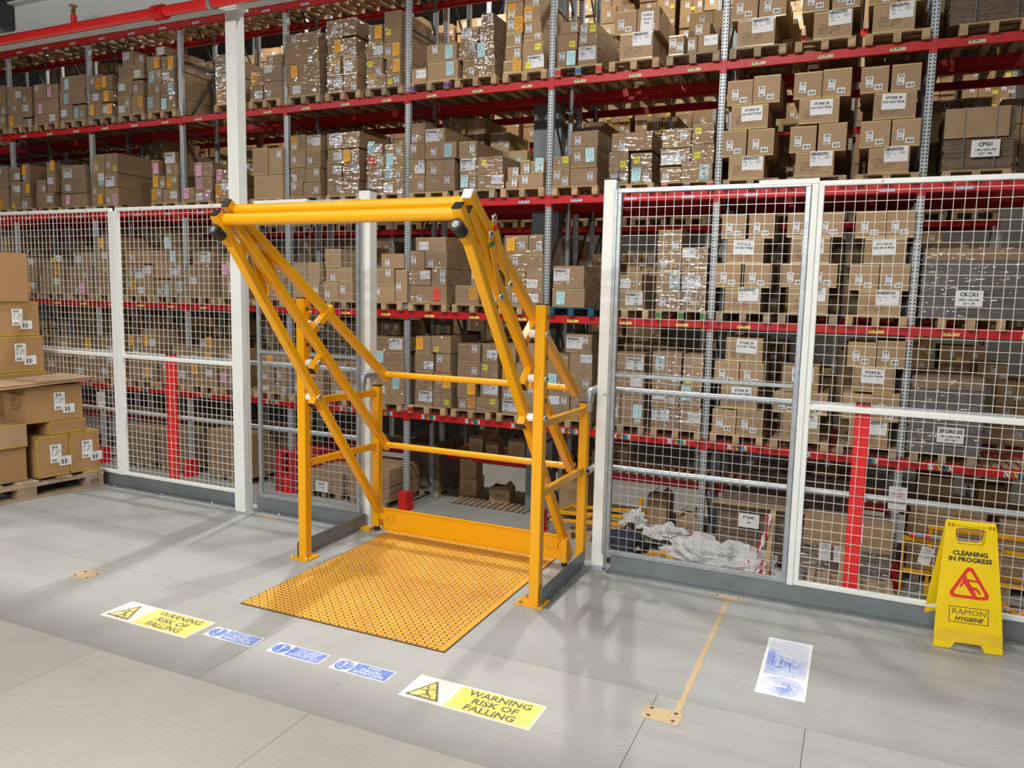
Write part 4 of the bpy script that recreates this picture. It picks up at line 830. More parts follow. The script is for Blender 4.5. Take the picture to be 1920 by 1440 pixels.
# ------------------------------------------------------------------ yellow pallet gate
g = thing('pallet_gate', 'tall yellow steel pivoting pallet gate standing open at the gap in the fence', 'gate', (-2.31, 3.72, 0))
XL, XR = -3.003, -1.612
def gbar(n, p, q, w, h=None, upv=(0, 0, 1), mat=YEL, par=None, ch=.005):
    m = MB(); m.bar(p, q, w, h or w, upv, ch); return obj(n, m, mat, par or g)
for sx, xf, xr, xa in ((-1, -3.095, -3.028, XL), (1, -1.52, -1.505, XR)):
    fp_ = gbar('front_post', (xf, 3.735, .008), (xf, 3.735, 1.63), .06, .06, (0, 1, 0)); bx('cap', (xf - .029, xf + .029, 3.706, 3.764, 1.63, 1.637), BLACK, fp_)
    pl_ = bx('foot_plate', (xf - .045 - (.05 if sx > 0 else .03), xf + .065, 3.675, 3.80, 0, .009), YEL, g)
    for bx_, by_ in ((xf - .065, 3.69), (xf + .045, 3.69), (xf - .065, 3.785)):
        m = MB(); m.dome((bx_, by_, .009), (0, 0, 1), .010, .014, n=6); obj('bolt', m, CHROME, pl_)
    for z in (1.567, 1.35, 1.123):
        m = MB(); m.tube([(xf + .0285, 3.74, z), (xf + .0305, 3.74, z)], .012, 14); obj('post_hole', m, BLACK, fp_)
    yr = 4.43
    rp_ = gbar('rear_post', (xr, yr, .035), (xr, yr, 1.03), .055, .055, (0, 1, 0)); bx('cap', (xr - .027, xr + .027, yr - .027, yr + .027, 1.03, 1.037), BLACK, rp_); m = MB(); m.tube([(xr, yr, 0), (xr, yr, .035)], [.022, .018], 12); obj('rubber_foot', m, BLACK, rp_)
    if sx < 0: bx('foot_bracket', (xr - .10, xr - .028, yr - .06, yr + .01, 0, .018), YEL, g)
    gbar('side_rail', (xf, 3.765, .995), (xr, yr - .028, .985), .03, .045); gbar('side_rail', (xf, 3.765, .607), (xr, yr - .028, .612), .03, .045)
    for n, p, q in (('lower_arm', (xa, 4.515, .02), (xa, 2.965, 2.055)), ('middle_arm', (xa, 4.515, .585), (xa, 3.055, 2.05)), ('upper_arm', (xa, 4.525, 1.075), (xa, 3.045, 2.115))):
        off = {'lower_arm': 0, 'middle_arm': .004 * -sx, 'upper_arm': -.004 * -sx}[n]
        p = (p[0] + off, p[1], p[2]); q = (q[0] + off, q[1], q[2]); a = gbar(n, p, q, .048, .052, (0, .5, 1))
        d = (Vector(q) - Vector(p)).normalized(); m = MB(); m.bar(q, Vector(q) + d * .006, .046, .05, (0, .5, 1), .003); obj('end_cap', m, PAPER if (n == 'upper_arm' and sx > 0) else BLACK, a)
    # pivot brackets with nylon spacers and domed bolts
    for z, by, bz in ((1.476, 3.89, 1.575), (1.24, 3.82, 1.31), (1.03, 3.75, 1.05)):
        b = gbar('pivot_bracket', (xa, by, bz), (xa, 3.70, z - .045), .044, .048, (0, 1, 0)); d = (Vector((xa, 3.70, z - .045)) - Vector((xa, by, bz))).normalized()
        m = MB(); m.bar(Vector((xa, 3.70, z - .045)), Vector((xa, 3.70, z - .045)) + d * .005, .046, .046, (0, 1, 0), .003); obj('end_cap', m, BLACK, b)
        inner, outer = (xf + .03, xa - .025) if sx < 0 else (xa + .025, xf - .03)
        m = MB(); m.tube([(inner, 3.735, z), (outer, 3.735, z)], .022, 14); obj('spacer', m, NYLON, b, smooth=True)
        hx = xa + .025 if sx < 0 else xf + .03
        m = MB(); m.dome((hx, 3.735, z), (1, 0, 0), .021, .014); obj('bolt_head', m, CHROME, b, smooth=True)
    # locking straps along the arms
    fx = xa + .031 * sx
    for (y0_, z0_), (y1_, z1_), c in (((3.25, 2.03), (3.445, 1.728), REDB), ((3.22, 1.955), (3.342, 1.668), PGRN)):
        st_ = gbar('link_strap', (fx, y0_, z0_), (fx, y1_, z1_), .007, .045, (0, .5, 1), ch=.002)
        for (yy, zz) in ((y0_, z0_), (y1_, z1_)):
            d = (Vector((fx, y1_, z1_)) - Vector((fx, y0_, z0_))).normalized()
            m = MB(); m.dome((fx + .003 * sx, yy, zz), (sx, 0, 0), .021, .014); obj('bolt_head', m, CHROME, st_, smooth=True)
        m = MB(); c0 = Vector((fx + .0005 * sx, y0_, z0_)) + d * .035; m.bar(c0, c0 + d * .022, .008, .046, (0, .5, 1), 0); obj('marker', m, c, st_)
    # rubber buffers on stubs pointing forwards
    sb = gbar('buffer_stub', (xa, 3.16, 1.865), (xa, 3.005, 1.945), .043, .048); m = MB(); m.tube([(xa, 3.005, 1.945), (xa, 2.945, 1.976)], .030, 16); rb = obj('buffer', m, BLACK, sb, smooth=True)
    m = MB(); m.tube([(xa, 2.946, 1.9755), (xa, 2.942, 1.9775)], .017, 16); m.dome((xa, 2.942, 1.9775), (0, -.88, .47), .007, .004, n=8); obj('washer', m, CHROME, rb, smooth=True)
    # rear hanging stubs beside the toe board
    sy = 4.36 if sx > 0 else 4.40
    if sx > 0:
        h = gbar('toe_stub', (xa + .03, sy, .03), (xa + .03, sy, .18), .04, .05, (0, 1, 0)); m = MB(); m.tube([(xa + .03, sy, 0), (xa + .03, sy, .03)], [.02, .016], 12); obj('rubber_foot', m, BLACK, h)
for n, y, z in (('top_rear_bar', 4.475, 1.110), ('middle_rear_bar', 4.475, .612)):
    m = MB(); m.tube([(XL + .02, y, z), (XR - .02, y, z)], .021, 16); b = obj(n, m, YEL, g, smooth=True)
    for x in (XL + .075, XR - .075): m = MB(); m.dome((x, y - .014, z + .014), (0, -.7, .7), .008, .006, n=8); obj('bolt', m, CHROME, b)
tb = MB(); tb.box(XL + .05, XR - .0, 4.395, 4.40, .030, .185); tb.box(XL + .05, XR - .0, 4.375, 4.40, .180, .185); tb.box(XL + .05, XR, 4.375, 4.40, .030, .035)
tb = obj('toe_board', tb, YEL, g)
for x, s in ((XL + .03, 1), (XR - .03, -1)):
    m = MB(); m.box(min(x, x + s * .11), max(x, x + s * .11), 4.383, 4.395, .098, .138); e = obj('toe_bracket', m, YEL, g); m = MB(); m.dome((x + s * .07, 4.383, .118), (0, -1, 0), .008, .006, n=8); obj('bolt', m, CHROME, e)
for n, y, z in (('upper_front_bar', 3.10, 2.085), ('lower_front_bar', 3.015, 2.03)):
    m = MB(); m.tube([(XL + .0, y, z), (XR - .0, y, z)], .031, 24); obj(n, m, YEL, g, smooth=True)
# side kick plates of the gate
for lb, x, s in (('thin grey steel side plate along the left foot of the yellow gate', -3.130, -1), ('thin grey steel side plate along the right foot of the yellow gate', -1.475, 1)):
    m = MB(); m.box(x, x + .003, 3.70, 4.42, 0, .105); m.box(min(x, x + s * .05), max(x, x + s * .05), 3.70, 4.42, 0, .003); o = obj('side_plate', m, STEEL); tag(o, lb, 'kick plate')

# ------------------------------------------------------------------ tread plate
tp = thing('tread_plate', 'worn yellow steel tread plate on the floor inside the gate', 'floor plate', (-2.303, 3.75, 0))
bx('plate', (-2.926, -1.679, 3.008, 4.47, .0005, .006), [TREAD], tp); bx('plate_edge', (-2.93, -1.675, 3.004, 4.472, 0, .0045), STUD, tp)
m = MB(); pt = .0285; nx, ny = int(1.235 / pt), int(1.45 / pt)
for i in range(nx):
    for j in range(ny):
        cx, cy = -2.918 + i * pt, 3.017 + j * pt; a = R(45) if (i + j) % 2 else R(-45); ca, sa = math.cos(a), math.sin(a); L, W_ = .0118, .0046
        ring = [(cx + u * ca - v * sa, cy + u * sa + v * ca, .006) for u, v in ((-L, 0), (-L * .5, -W_), (L * .5, -W_), (L, 0), (L * .5, W_), (-L * .5, W_))]
        tip = [(cx + u * ca, cy + u * sa, .0082) for u in (-L * .4, L * .4)]
        m.solid(ring + tip, [(0, 1, 6), (1, 2, 7, 6), (2, 3, 7), (3, 4, 7), (4, 5, 6, 7), (5, 0, 6)])
obj('tread_studs', m, STUD, tp, fix=False)['kind'] = 'stuff'

# ------------------------------------------------------------------ floor stickers
def falling_man(m, ox, oy, s, a):
    P = lambda x, y: (ox + s * (x * math.cos(a) - y * math.sin(a)), oy + s * (x * math.sin(a) + y * math.cos(a)))
    for p, q, w0, w1 in (((-.05, .12), (.10, -.16), .055, .05), ((-.06, .14), (-.26, .06), .026, .02), ((-.26, .06), (-.34, .18), .02, .016), ((-.02, .14), (.12, .26), .026, .02), ((.12, .26), (.24, .20), .02, .016),
                         ((.08, -.15), (-.08, -.26), .034, .026), ((-.08, -.26), (-.20, -.40), .026, .018), ((.12, -.14), (.26, -.22), .034, .026), ((.26, -.22), (.30, -.42), .026, .018)):
        m.append([P(*k) for k in limb(p, q, w0, w1)])
    m.append([P(*k) for k in disc(-.10, .28, .06)])
def flat(name, polys, z, mat, par):
    mb = MB()
    for i, p in enumerate(polys): mb.face([(x, y, z + i * .00012) for x, y in p])
    return obj(name, mb, mat, par, fix=False)
def warn(label, x0, y0, w, h):
    t = thing('floor_sticker', label, 'floor sticker', (x0 + w / 2, y0 + h / 2, 0), 'warning stickers on the floor')
    bx('backing', (x0, x0 + w, y0, y0 + h, .0002, .0010), WEARW, t)
    xs = x0 + w * .355; e = .010
    flat('yellow_field', [[(xs, y0 + e), (x0 + w - e, y0 + e), (x0 + w - e, y0 + h - e), (xs, y0 + h - e)]], .0014, VYEL, t)
    cx, hh = x0 + w * .165, h * .80; tri = [(cx - .082, y0 + h * .10), (cx + .082, y0 + h * .10), (cx, y0 + h * .90)]
    flat('triangle_border', [rtri(tri, .006)], .0014, VBLK, t); k = .78; gx, gy = cx, y0 + h * .10 + .8 * h / 3
    flat('triangle_field', [rtri([(gx + (x - gx) * k, gy + (y - gy) * k) for x, y in tri], .003)], .0018, VYEL, t)
    pol = []; falling_man(pol, gx, gy + .0, .115, R(0)); flat('pictogram', pol, .0022, VBLK, t)
    for i, s in enumerate(('WARNING', 'RISK OF', 'FALLING')):
        put('lettering', text_me(s, .058, 'CENTER', .0012, 0, 1.02, VBLK), t, Matrix.Translation(((xs + x0 + w) / 2, y0 + h - .062 - i * .055, .0018)))
warn('yellow warning sticker on the floor left of the tread plate, next to the pallet', -3.458, 2.57, .595, .195)
warn('yellow warning sticker on the floor nearest the camera, right of the small blue ones', -1.664, 2.588, .60, .192)
def blue(label, x0, y0, w, h, lines, size, mat, rotz=0, frac=.33):
    t = thing('floor_sticker', label, 'floor sticker', (x0, y0, 0), 'instruction stickers on the floor'); M0 = Matrix.Translation((x0, y0, 0)) @ Matrix.Rotation(rotz, 4, 'Z')
    def fl(n, polys, z, mt):
        mb = MB()
        for p in polys: mb.face([(x, y, z) for x, y in p])
        mb.xform(M0); return obj(n, mb, mt, t, fix=False)
    mb = MB(); mb.box(0, w, 0, h, .0002, .0010); mb.xform(M0); obj('backing', mb, WEARW if mat is not VBLUW else plain('white_sticker', (.80, .81, .82), .45), t)
    e = .04 * h; fl('blue_field', [[(w * frac, e * 1.6), (w - e * 1.6, e * 1.6), (w - e * 1.6, h - e * 1.6), (w * frac, h - e * 1.6)]], .0014, mat)
    cx, cy, rr = w * frac * .5, h * .5, min(h * .42, w * frac * .46); ell = frac * w * .45
    d = disc(cx, cy, min(ell, h * .45), h * .44, 36); dc = fl('blue_disc', [d], .0014, mat)
    fl('exclamation_mark', [limb((cx, cy + h * .28), (cx, cy - h * .08), h * .065, h * .03), disc(cx, cy - h * .26, h * .05)], .0018, VWHT)
    for i, s in enumerate(lines):
        put('lettering', text_me(s, size, 'CENTER', 0 if mat is VBLUW else size * .012, 0, 1.05, VWHT), t, M0 @ Matrix.Translation((w * (frac + (1 - frac) / 2 - .01), h * .5 + size * .92 * (len(lines) / 2 - i - .82), .0018)))
blue('small blue sticker with three bold lines, next to the left warning sticker', -2.82, 2.640, .30, .098, ('TWO', 'PERSON', 'OPERATION'), .027, VBLU)
blue('small blue sticker with four fine lines, in the middle of the row', -2.43, 2.646, .30, .098, ('TO BE USED BY', 'AUTHORISED', 'AND TRAINED', 'PERSONNEL ONLY'), .0185, VBLU)
blue('small blue sticker with three bold lines, next to the right warning sticker', -2.07, 2.646, .30, .098, ('TWO', 'PERSON', 'OPERATION'), .027, VBLU)
blue('large rubbed blue and white sticker on the floor right of the gate', -.104, 3.298, .592, .205, ('HARNESS', 'MUST BE WORN', 'AT ALL TIMES'), .042, VBLUW, R(90), .33)

# cover plates and bare strip in the floor
def cover(label, x0, x1, y0, y1, bolts):
    t = thing('floor_cover', label, 'floor cover', ((x0 + x1) / 2, (y0 + y1) / 2, 0)); bx('board', (x0, x1, y0, y1, .0002, .0016), CHIP, t)
    for x, y in bolts:
        m = MB(); m.tube([(x, y, .0016), (x, y, .0022)], .0085, 8); obj('bolt_hole', m, STUD, t)
cover('bare chipboard patch with four bolt holes at the end of the tan strip', -.702, -.548, 2.88, 2.98, ((-.675, 2.965), (-.575, 2.965), (-.675, 2.905), (-.575, 2.905)))
cover('thin bare patch against the kick plate at the strip end', -.66, -.50, 4.30, 4.352, ((-.64, 4.33), (-.52, 4.33)))
cover('bare chipboard patch on the left floor, in the shadow line of the column', -4.09, -3.95, 2.86, 2.965, ((-4.07, 2.945), (-3.97, 2.945), (-4.07, 2.88), (-3.97, 2.88)))
cover('small bare patch beside the foot of the tall column', -3.95, -3.82, 4.26, 4.33, ())
m = MB(); n = 26
for i in range(n):
    y = 2.98 + (4.30 - 2.98) * i / n; wv = .006 * math.sin(i * 1.7) + .002; m.box(-.585 - wv * .4, -.562 + wv * .4, y, y + 1.32 / n, .0002, .0010)
o = obj('bare_strip', m, CHIP); tag(o, 'narrow tan bare strip running across the grey floor to the fence', 'floor strip')

# ------------------------------------------------------------------ cleaning sign
ws = thing('cleaning_sign', 'yellow folding cleaning sign standing on the floor before the right fence', 'sign', (.58, 4.25, 0))
outline = [(-.150, 0), (-.075, 0), (-.055, .032), (.055, .032), (.075, 0), (.150, 0), (.142, .20), (.112, .60), (.108, .625), (-.108, .625), (-.112, .60), (-.142, .20)]
hole = rtri([(-.058, .508), (.058, .508), (.070, .588), (-.070, .588)], .014)
def panel_M(front):
    b = Vector((.583, 4.185, 0) if front else (.553, 4.473, 0)); lean = R(-13.5) if front else R(13.5)
    return Matrix.Translation(b) @ Matrix.Rotation(R(6), 4, 'Z') @ Matrix.Rotation(R(90) + lean, 4, 'X')
pm_ = shape_me([outline, hole], .010, YELB, 'panel')
for front in (True, False):
    M = panel_M(front); p = put('front_panel' if front else 'rear_panel', pm_, ws, M)
Mf = panel_M(True)
def on(n, me, x, y, z=.0105): return put(n, me, ws, Mf @ Matrix.Translation((x, y, z)))
fr = shape_me([rtri([(-.118, .098), (.118, .098), (.092, .612), (-.092, .612)], .012), rtri([(-.114, .102), (.114, .102), (.088, .608), (-.088, .608)], .010)], .0015, YELB, 'raised_border'); on('raised_border', fr, 0, 0, .010)
hb = MB(); hb.tube([(-.105, .608, .006), (.105, .608, .006)], .014, 14); hb.tube([(-.03, .606, .006), (.03, .606, .006)], [.017, .017], 14); put('handle_roll', hb.mesh('handle_roll', YELB, True, True), ws, Mf)
lg = MB(); lg.box(-.148, .148, .0325, .092, .0101, .0106); put('scuffed_foot_band', lg.mesh('scuffed_foot_band', YELD, fix=True), ws, Mf)
for x in (-.1, -.083, .078, .095):
    q = MB(); q.box(x, x + .004, .592, .606, .0102, .021); q.box(x - .003, x + .007, .604, .608, .0102, .021); put('hinge_mark', q.mesh('hinge_mark', plain('hinge_brown', (.35, .16, .01), .5), fix=True), ws, Mf)
on('lettering', text_me('CLEANING', .030, 'CENTER', .0013, 0, 1.05), 0, .455); on('lettering', text_me('IN PROGRESS', .030, 'CENTER', .0013, 0, 1.05), 0, .425)
SIGNR = plain('sign_red', (.70, .03, .02), .45)
T0 = [(-.100, .248), (.100, .248), (0, .420)]; gx, gy = 0, .304
tr_ = shape_me([rtri([(gx + (x - gx) * 1.0, gy + (y - gy) * 1.0) for x, y in T0], .020), rtri([(gx + (x - gx) * .74, gy + (y - gy) * .74) for x, y in T0], .010)], .0006, SIGNR, 'warning_triangle'); on('warning_triangle', tr_, 0, 0, .0103)
pol = []
for p, q, a, b in (((-.018, .318), (.012, .268), .012, .011), ((.010, .270), (.030, .238), .011, .007), ((.005, .285), (.032, .282), .008, .006), ((.032, .282), (.045, .262), .006, .005), ((-.015, .322), (.035, .318), .006, .004), ((-.022, .318), (-.040, .288), .006, .004)): pol.append(limb(p, q, a, b))
pol.append(disc(-.022, .337, .0095)); mb = MB()
for i, p in enumerate(pol): mb.face([(x, y + .0155, .0111 + i * .0002) for x, y in p])
put('slipping_figure', mb.mesh('slipping_figure', SIGNR), ws, Mf)
bd = shape_me([[(-.086, .128), (.086, .128), (.086, .205), (-.086, .205)], [(-.083, .131), (.083, .131), (.083, .202), (-.083, .202)]], .0005, INK, 'logo_border'); on('logo_border', bd, 0, 0, .0103)
on('lettering', text_me('RAMON', .036, 'CENTER', -.0002, .12, 1.15), 0, .169); on('lettering', text_me('HYGIENE', .027, 'CENTER', .0009, .25, 1.1), 0, .139)
# ------------------------------------------------------------------ pallet of cartons at the left
PA = R(9); uu = Vector((-math.sin(PA), -math.cos(PA), 0)); vv = Vector((-math.cos(PA), math.sin(PA), 0)); PC = Vector((-5.735, 4.355, 0))
def P3(u, v, z): return PC + uu * u + vv * v + Vector((0, 0, z))
fpal = thing('pallet', 'weathered wooden pallet on the raised floor in the left corner', 'pallet', tuple(P3(.6, .5, 0)))
def ubox(n, u0, u1, v0, v1, z0, z1, mat, par, smooth=False, loc=None, jit=0):
    m = MB(); pts = [P3(u, v, z) for z in (z0, z1) for v in (v0, v1) for u in (u0, u1)]
    if jit: pts = [p + Vector((random.uniform(-jit, jit), random.uniform(-jit, jit), random.uniform(-jit, jit))) for p in pts]
    m.solid(pts, [(0, 2, 3, 1), (4, 5, 7, 6), (0, 1, 5, 4), (2, 6, 7, 3), (0, 4, 6, 2), (1, 3, 7, 5)])
    return obj(n, m, mat, par, loc=loc)
for u in (0, .255, .51, .765, 1.055):
    ubox('deck_board', u, u + (.145 if u in (0, .51, 1.055) else .10), 0, 1.0, .122, .144, WOODD, fpal, jit=.003)
for v in (0, .43, .86): ubox('stringer_board', 0, 1.2, v, v + .12, .100, .1215, WOODD, fpal); ubox('base_board', 0, 1.2, v, v + .12, 0, .022, WOODD, fpal)
for u in (0, .527, 1.055):
    for v in (.003, .432, .862): ubox('block', u + .002, u + .143, v, v + .115, .022, .100, WOODD, fpal)
put('stencil', text_me('EPF', .05, 'CENTER', 0, 0, 1, SEAM), fpal, Matrix.Translation(P3(.075, -.0005, .042)) @ Matrix.Rotation(R(90) - PA, 4, 'Z') @ Matrix.Rotation(R(90), 4, 'X'))
def ucarton(label, u0, u1, v0, v1, z0, z1, labs='big', flaps=False, mat=None, prints=False, tape=True):
    """near face (v0) looks at +X, end face (u1) looks at the camera's side"""
    mat = mat or CARDD; c = thing('carton', label, 'carton', tuple(P3((u0 + u1) / 2, (v0 + v1) / 2, z0)), 'cartons on the left floor pallet')
    ubox('body', u0, u1, v0, v1, z0, z1, mat, c)
    if tape:
        e = .0012
        for z in (z0 + .003, z1 - .018):
            m = MB(); m.solid([P3(u, v, zz) for zz in (z, z + .015) for u, v in ((u0, v0 - e), (u1 + e, v0 - e), (u1 + e, v1))] , [(0, 1, 4, 3), (1, 2, 5, 4)]); obj('tape', m, TAPEY, c, fix=False)
        m = MB(); m.solid([P3(u, v, zz) for zz in (z0, z1) for u, v in ((u1 - .012, v0 - e), (u1 + e, v0 - e), (u1 + e, v0 + .012))], [(0, 1, 4, 3), (1, 2, 5, 4)]); obj('tape', m, TAPEY, c, fix=False)
    RZ = Matrix.Rotation(R(90) - PA, 4, 'Z')
    def st(nm, me, u, z, dv=.003, sc=1): put(nm, me, c, Matrix.Translation(P3(u, v0 - dv, z)) @ RZ @ Matrix.Scale(sc, 4))
    if labs == 'big':
        h = z1 - z0; um = u0 + (u1 - u0) * .42; zz = z0 + h * .55
        s_ = min(1, h / .30, (u1 - u0) / .24)
        st('bar_code_label', lab_quad('fgA', .088, .148, FGA), um, zz, .003, s_); st('bar_code_label', lab_quad('fgB', .095, .075, FGB), um - .072 * s_ + .0, zz - .068 * s_, .0036, s_)
    if labs == 'yellow': st('marker_sheet', lab_quad('fgY', .17, .042, print_mat('yellow_strip', (.80, .66, .03), [('b', .05, .6, .2, .8, 30)])), u0 + .12, z0 + .035)
    if prints:
        put('print', shape_quad(.16, .15), c, Matrix.Translation(P3(u1 + .0015, v0 + .16, z0 + (z1 - z0) * .55)) @ Matrix.Rotation(-PA, 4, 'Z'))
    return c
def shape_quad(w, h):
    m = MB(); m.quad((-w / 2, 0, -h / 2), (w / 2, 0, -h / 2), (w / 2, 0, h / 2), (-w / 2, 0, h / 2)); return m.mesh('print', PRINT)
FGA = print_mat('shipping_label', (.74, .74, .74), [('b', .18, .82, .78, .93, 28), ('t', .1, .9, .34, .72, 4), ('b', .12, .92, .06, .2, 34)], (.06, .06, .07))
FGB = print_mat('shipping_label_small', (.74, .74, .75), [('b', .15, .85, .16, .70, 30), ('t', .08, .5, .8, .94, 1)], (.06, .06, .07))
zb = .146
ucarton('taped carton at the bottom of the left pallet, nearer of two twins', .255, .50, .04, .45, zb, zb + .335)
ucarton('taped carton at the bottom of the left pallet, closer to the fence', .005, .248, .04, .45, zb, zb + .335)
ucarton('thin flat carton lying on the two bottom cartons of the left pallet', .10, .40, .055, .45, zb + .337, zb + .445, None, prints=False)
gbx = ucarton('open-topped carton with flaps folded out, resting on the thin carton', .125, .555, .05, .42, zb + .447, zb + .735, 'big', prints=True, tape=False)
for k, (du, dv, rz) in enumerate(((.02, -.02, 2), (-.02, .03, -3))):
    m = MB(); z = zb + .738 + k * .012
    pts = [P3(.06 + du, -.02 + dv, z + .03), P3(.74 + du, .0 + dv, z), P3(.74 + du, .42 + dv, z + .004), P3(.06 + du, .44 + dv, z + .03)]
    m.solid(pts + [p + Vector((0, 0, .006)) for p in pts], [(0, 1, 2, 3), (7, 6, 5, 4), (0, 4, 5, 1), (1, 5, 6, 2), (2, 6, 7, 3), (3, 7, 4, 0)]); obj('flap', m, CARDF, gbx)
ucarton('carton with a yellow strip label, under the two labelled cartons of the tall stack', .18, .62, .50, .9, .64, .955, 'yellow')
ucarton('lower labelled carton in the tall stack at the picture edge', .20, .62, .50, .9, .957, 1.255)
ucarton('upper labelled carton in the tall stack, below the plain one', .22, .62, .50, .9, 1.257, 1.535)
ucarton('plain brown carton on top of the tall stack at the left edge', .30, .75, .48, .9, 1.537, 1.93, None, tape=False)
ucarton('half-hidden carton at the near left end of the pallet, with printed end', .56, .95, .05, .47, .42, .60, None, prints=False, mat=CARD)
ucarton('shaded carton below the half-hidden one on the left pallet', .56, .93, .08, .47, zb, .418, None, tape=False)
ucarton('shaded carton at the back of the left pallet carrying the tall stack', .10, .62, .50, .95, zb, .638, None, tape=False)

# ------------------------------------------------------------------ lower floor, seen through the gap and the mesh
LFZ = -2.45
def cart(label, x, y, z, w, d, h, rz=0, open_=False, mat=None, name='carton', cat='carton', lab_=None, grp='loose cartons by the low shelf'):
    t = thing(name, label, cat, (x, y, z), grp, R(rz)); m = MB(); m.box(-w / 2, w / 2, -d / 2, d / 2, 0, h); o = link('body', m.mesh('body', mat or CARD, fix=True), t)
    if open_:
        for s in (-1, 1):
            m = MB(); m.bar((s * w / 2, 0, h), (s * (w / 2 - .11), 0, h + .11), d, .005, (0, 1, 0) if 0 else (0, 0, 1), 0); link('flap', m.mesh('flap', mat or CARD, fix=True), t)
            m = MB(); m.bar((0, s * d / 2, h), (0, s * (d / 2 - .12), h + .05), w, .005, (0, 0, 1), 0); link('flap', m.mesh('flap', mat or CARD, fix=True), t)
    m = MB(); m.quad((-.09, 0, -.07), (.09, 0, -.07), (.09, 0, .07), (-.09, 0, .07)); link('print', m.mesh('print', PRINT), t, (0, -d / 2 - .002, h * .5))
    if lab_: link('label_sheet', lab_quad('s', .095, .13, LBAR), t, lab_)
    return t
SZ = -1.555
for a in ((-6.95, 13.85, SZ, .30, .42, .32, 4, True, 'open carton with drooping flaps on the low shelf, left of three'), (-6.55, 13.75, SZ, .25, .45, .25, 8, True, 'lower open carton in the middle of three on the low shelf'),
          (-6.02, 13.78, SZ, .34, .42, .36, 6, True, 'open carton right of three on the low shelf, near the grey column'), (-7.05, 14.35, SZ, .32, .35, .36, 0, False, 'carton with a white label behind the open ones on the low shelf'),
          (-4.25, 13.8, SZ, .40, .45, .34, 2, False, 'carton on the low shelf just right of the gate column'), (-4.05, 14.2, SZ, .36, .40, .46, 0, False, 'taller carton behind the one right of the gate column'),
          (-1.35, 13.8, SZ, .42, .45, .36, 0, False, 'plain carton on the low shelf right of the punched post'), (-.35, 13.8, SZ, .40, .45, .40, 0, False, 'plain carton on the low shelf behind the right fence post'),
          (1.25, 13.8, SZ, .5, .5, .52, 0, False, 'tall carton on the low shelf behind the right red guard post'), (2.05, 13.75, SZ, .42, .45, .42, 0, True, 'open carton with a white label, low shelf behind the cleaning sign'), (2.85, 13.75, SZ, .5, .45, .45, 0, True, 'open carton at the far right of the low shelf')):
    cart(a[8], a[0], a[1], a[2], a[3], a[4], a[5], a[6], a[7], CARDD if a[0] > 2 else CARD)
cart('lower carton of a pair stacked on the lower floor through the gate', -7.05, 13.72, LFZ, .37, .42, .40, 5); cart('upper carton of the pair stacked on the lower floor through the gate', -7.08, 13.74, LFZ + .402, .35, .42, .40, 8)
cart('single carton with flaps beside the slat floor through the gate', -6.30, 13.6, LFZ, .42, .42, .28, 8, True)
cart('tall carton standing on the lower floor left of the punched post', -3.05, 13.35, LFZ, .36, .42, .62, -4, True); cart('square carton beside the tall one on the lower floor', -2.45, 13.0, LFZ, .36, .40, .42, 3, True)
cart('tall narrow carton behind the yellow trolley on the lower floor', -4.55, 13.1, LFZ + .14, .55, .4, .75, 0)
def slat_floor(label, x0, x1, y0, y1, n, rz=0):
    t = thing('slat_mat', label, 'slatted base', (x0, y0, LFZ)); m = MB(); m.box(0, (x1 - x0) / n * .62, 0, y1 - y0, .02, .045); me = m.mesh('slat', WOODD, fix=True)
    for i in range(n): link('slat', me, t, ((x1 - x0) * i / n, 0, 0))
    for yy in (.08, (y1 - y0) - .12):
        m = MB(); m.box(0, x1 - x0, yy, yy + .05, 0, .02); link('batten', m.mesh('batten', WOODD, fix=True), t)
slat_floor('brown slatted base lying on the lower floor through the gate', -7.15, -5.5, 13.0, 13.9, 13); slat_floor('brown slatted base on the lower floor right of the gate column', -4.0, -2.2, 12.7, 13.7, 13)
def bundle(label, x, y, w, d, h, zc, n, mat, note=None, film=False, batten=True, pc='d', z0=LFZ):
    b = thing('pallet', 'dull pallet under the ' + label, 'pallet', (x, y, z0), 'pallets on the lower floor'); dk, bs, bl = PP[pc]
    link('deck', dk, b); link('base_boards', bs, b)
    for q in bl: link('block', q, b)
    t = thing('flat_board_bundle', label, 'bundle', (x, y, z0 + .146), 'bundles on the lower floor'); m = MB(); rg = random.Random(int(abs(x) * 100))
    for i in range(n):
        a = h * i / n; e = rg.uniform(0, .025); m.box(-w / 2 + e, w / 2 - rg.uniform(0, .025), rg.uniform(0, .02), d, a, a + h / n * .88)
    link('flat_boards', m.mesh('flat_boards', mat, fix=False), t)['kind'] = 'stuff'
    if film: m = MB(); m.box(-w / 2 - .015, w / 2 + .015, -.015, d + .01, .01, h * .92); link('stretch_film', m.mesh('stretch_film', FILM, fix=False), t)
    if note: o = link('notice', lab_text('nt' + note[0], .30, .22, LNOTE, [(note[0], .06, 0, .03, 'CENTER'), (note[1], .035, 0, -.04, 'CENTER')]), t, (note[2], -.03, note[3]))
    return t
bundle('flat brown boards with folded tops, low at the gate gap edge', -8.42, 12.0, 1.0, 1.1, .62, 0, 14, CARDF); bundle('dark flat boards behind the punched post by the gate gap', -7.95, 13.2, .85, 1.0, .95, 0, 20, CARDK, z0=LFZ)
bundle('low carton pile with white sign behind the yellow front post', -9.55, 12.1, .95, 1.1, .42, 0, 3, CARDF, ('BAR2', '4 704', -.02, .1))
bundle('grey wrapped bundle behind the mesh left of the red post', -14.9, 12.2, 1.1, 1.1, .78, 0, 20, CARDF, None, True); bundle('film-wrapped bundle directly behind the left red guard post', -13.75, 12.2, .95, 1.1, .85, 0, 12, CARDF, None, True)
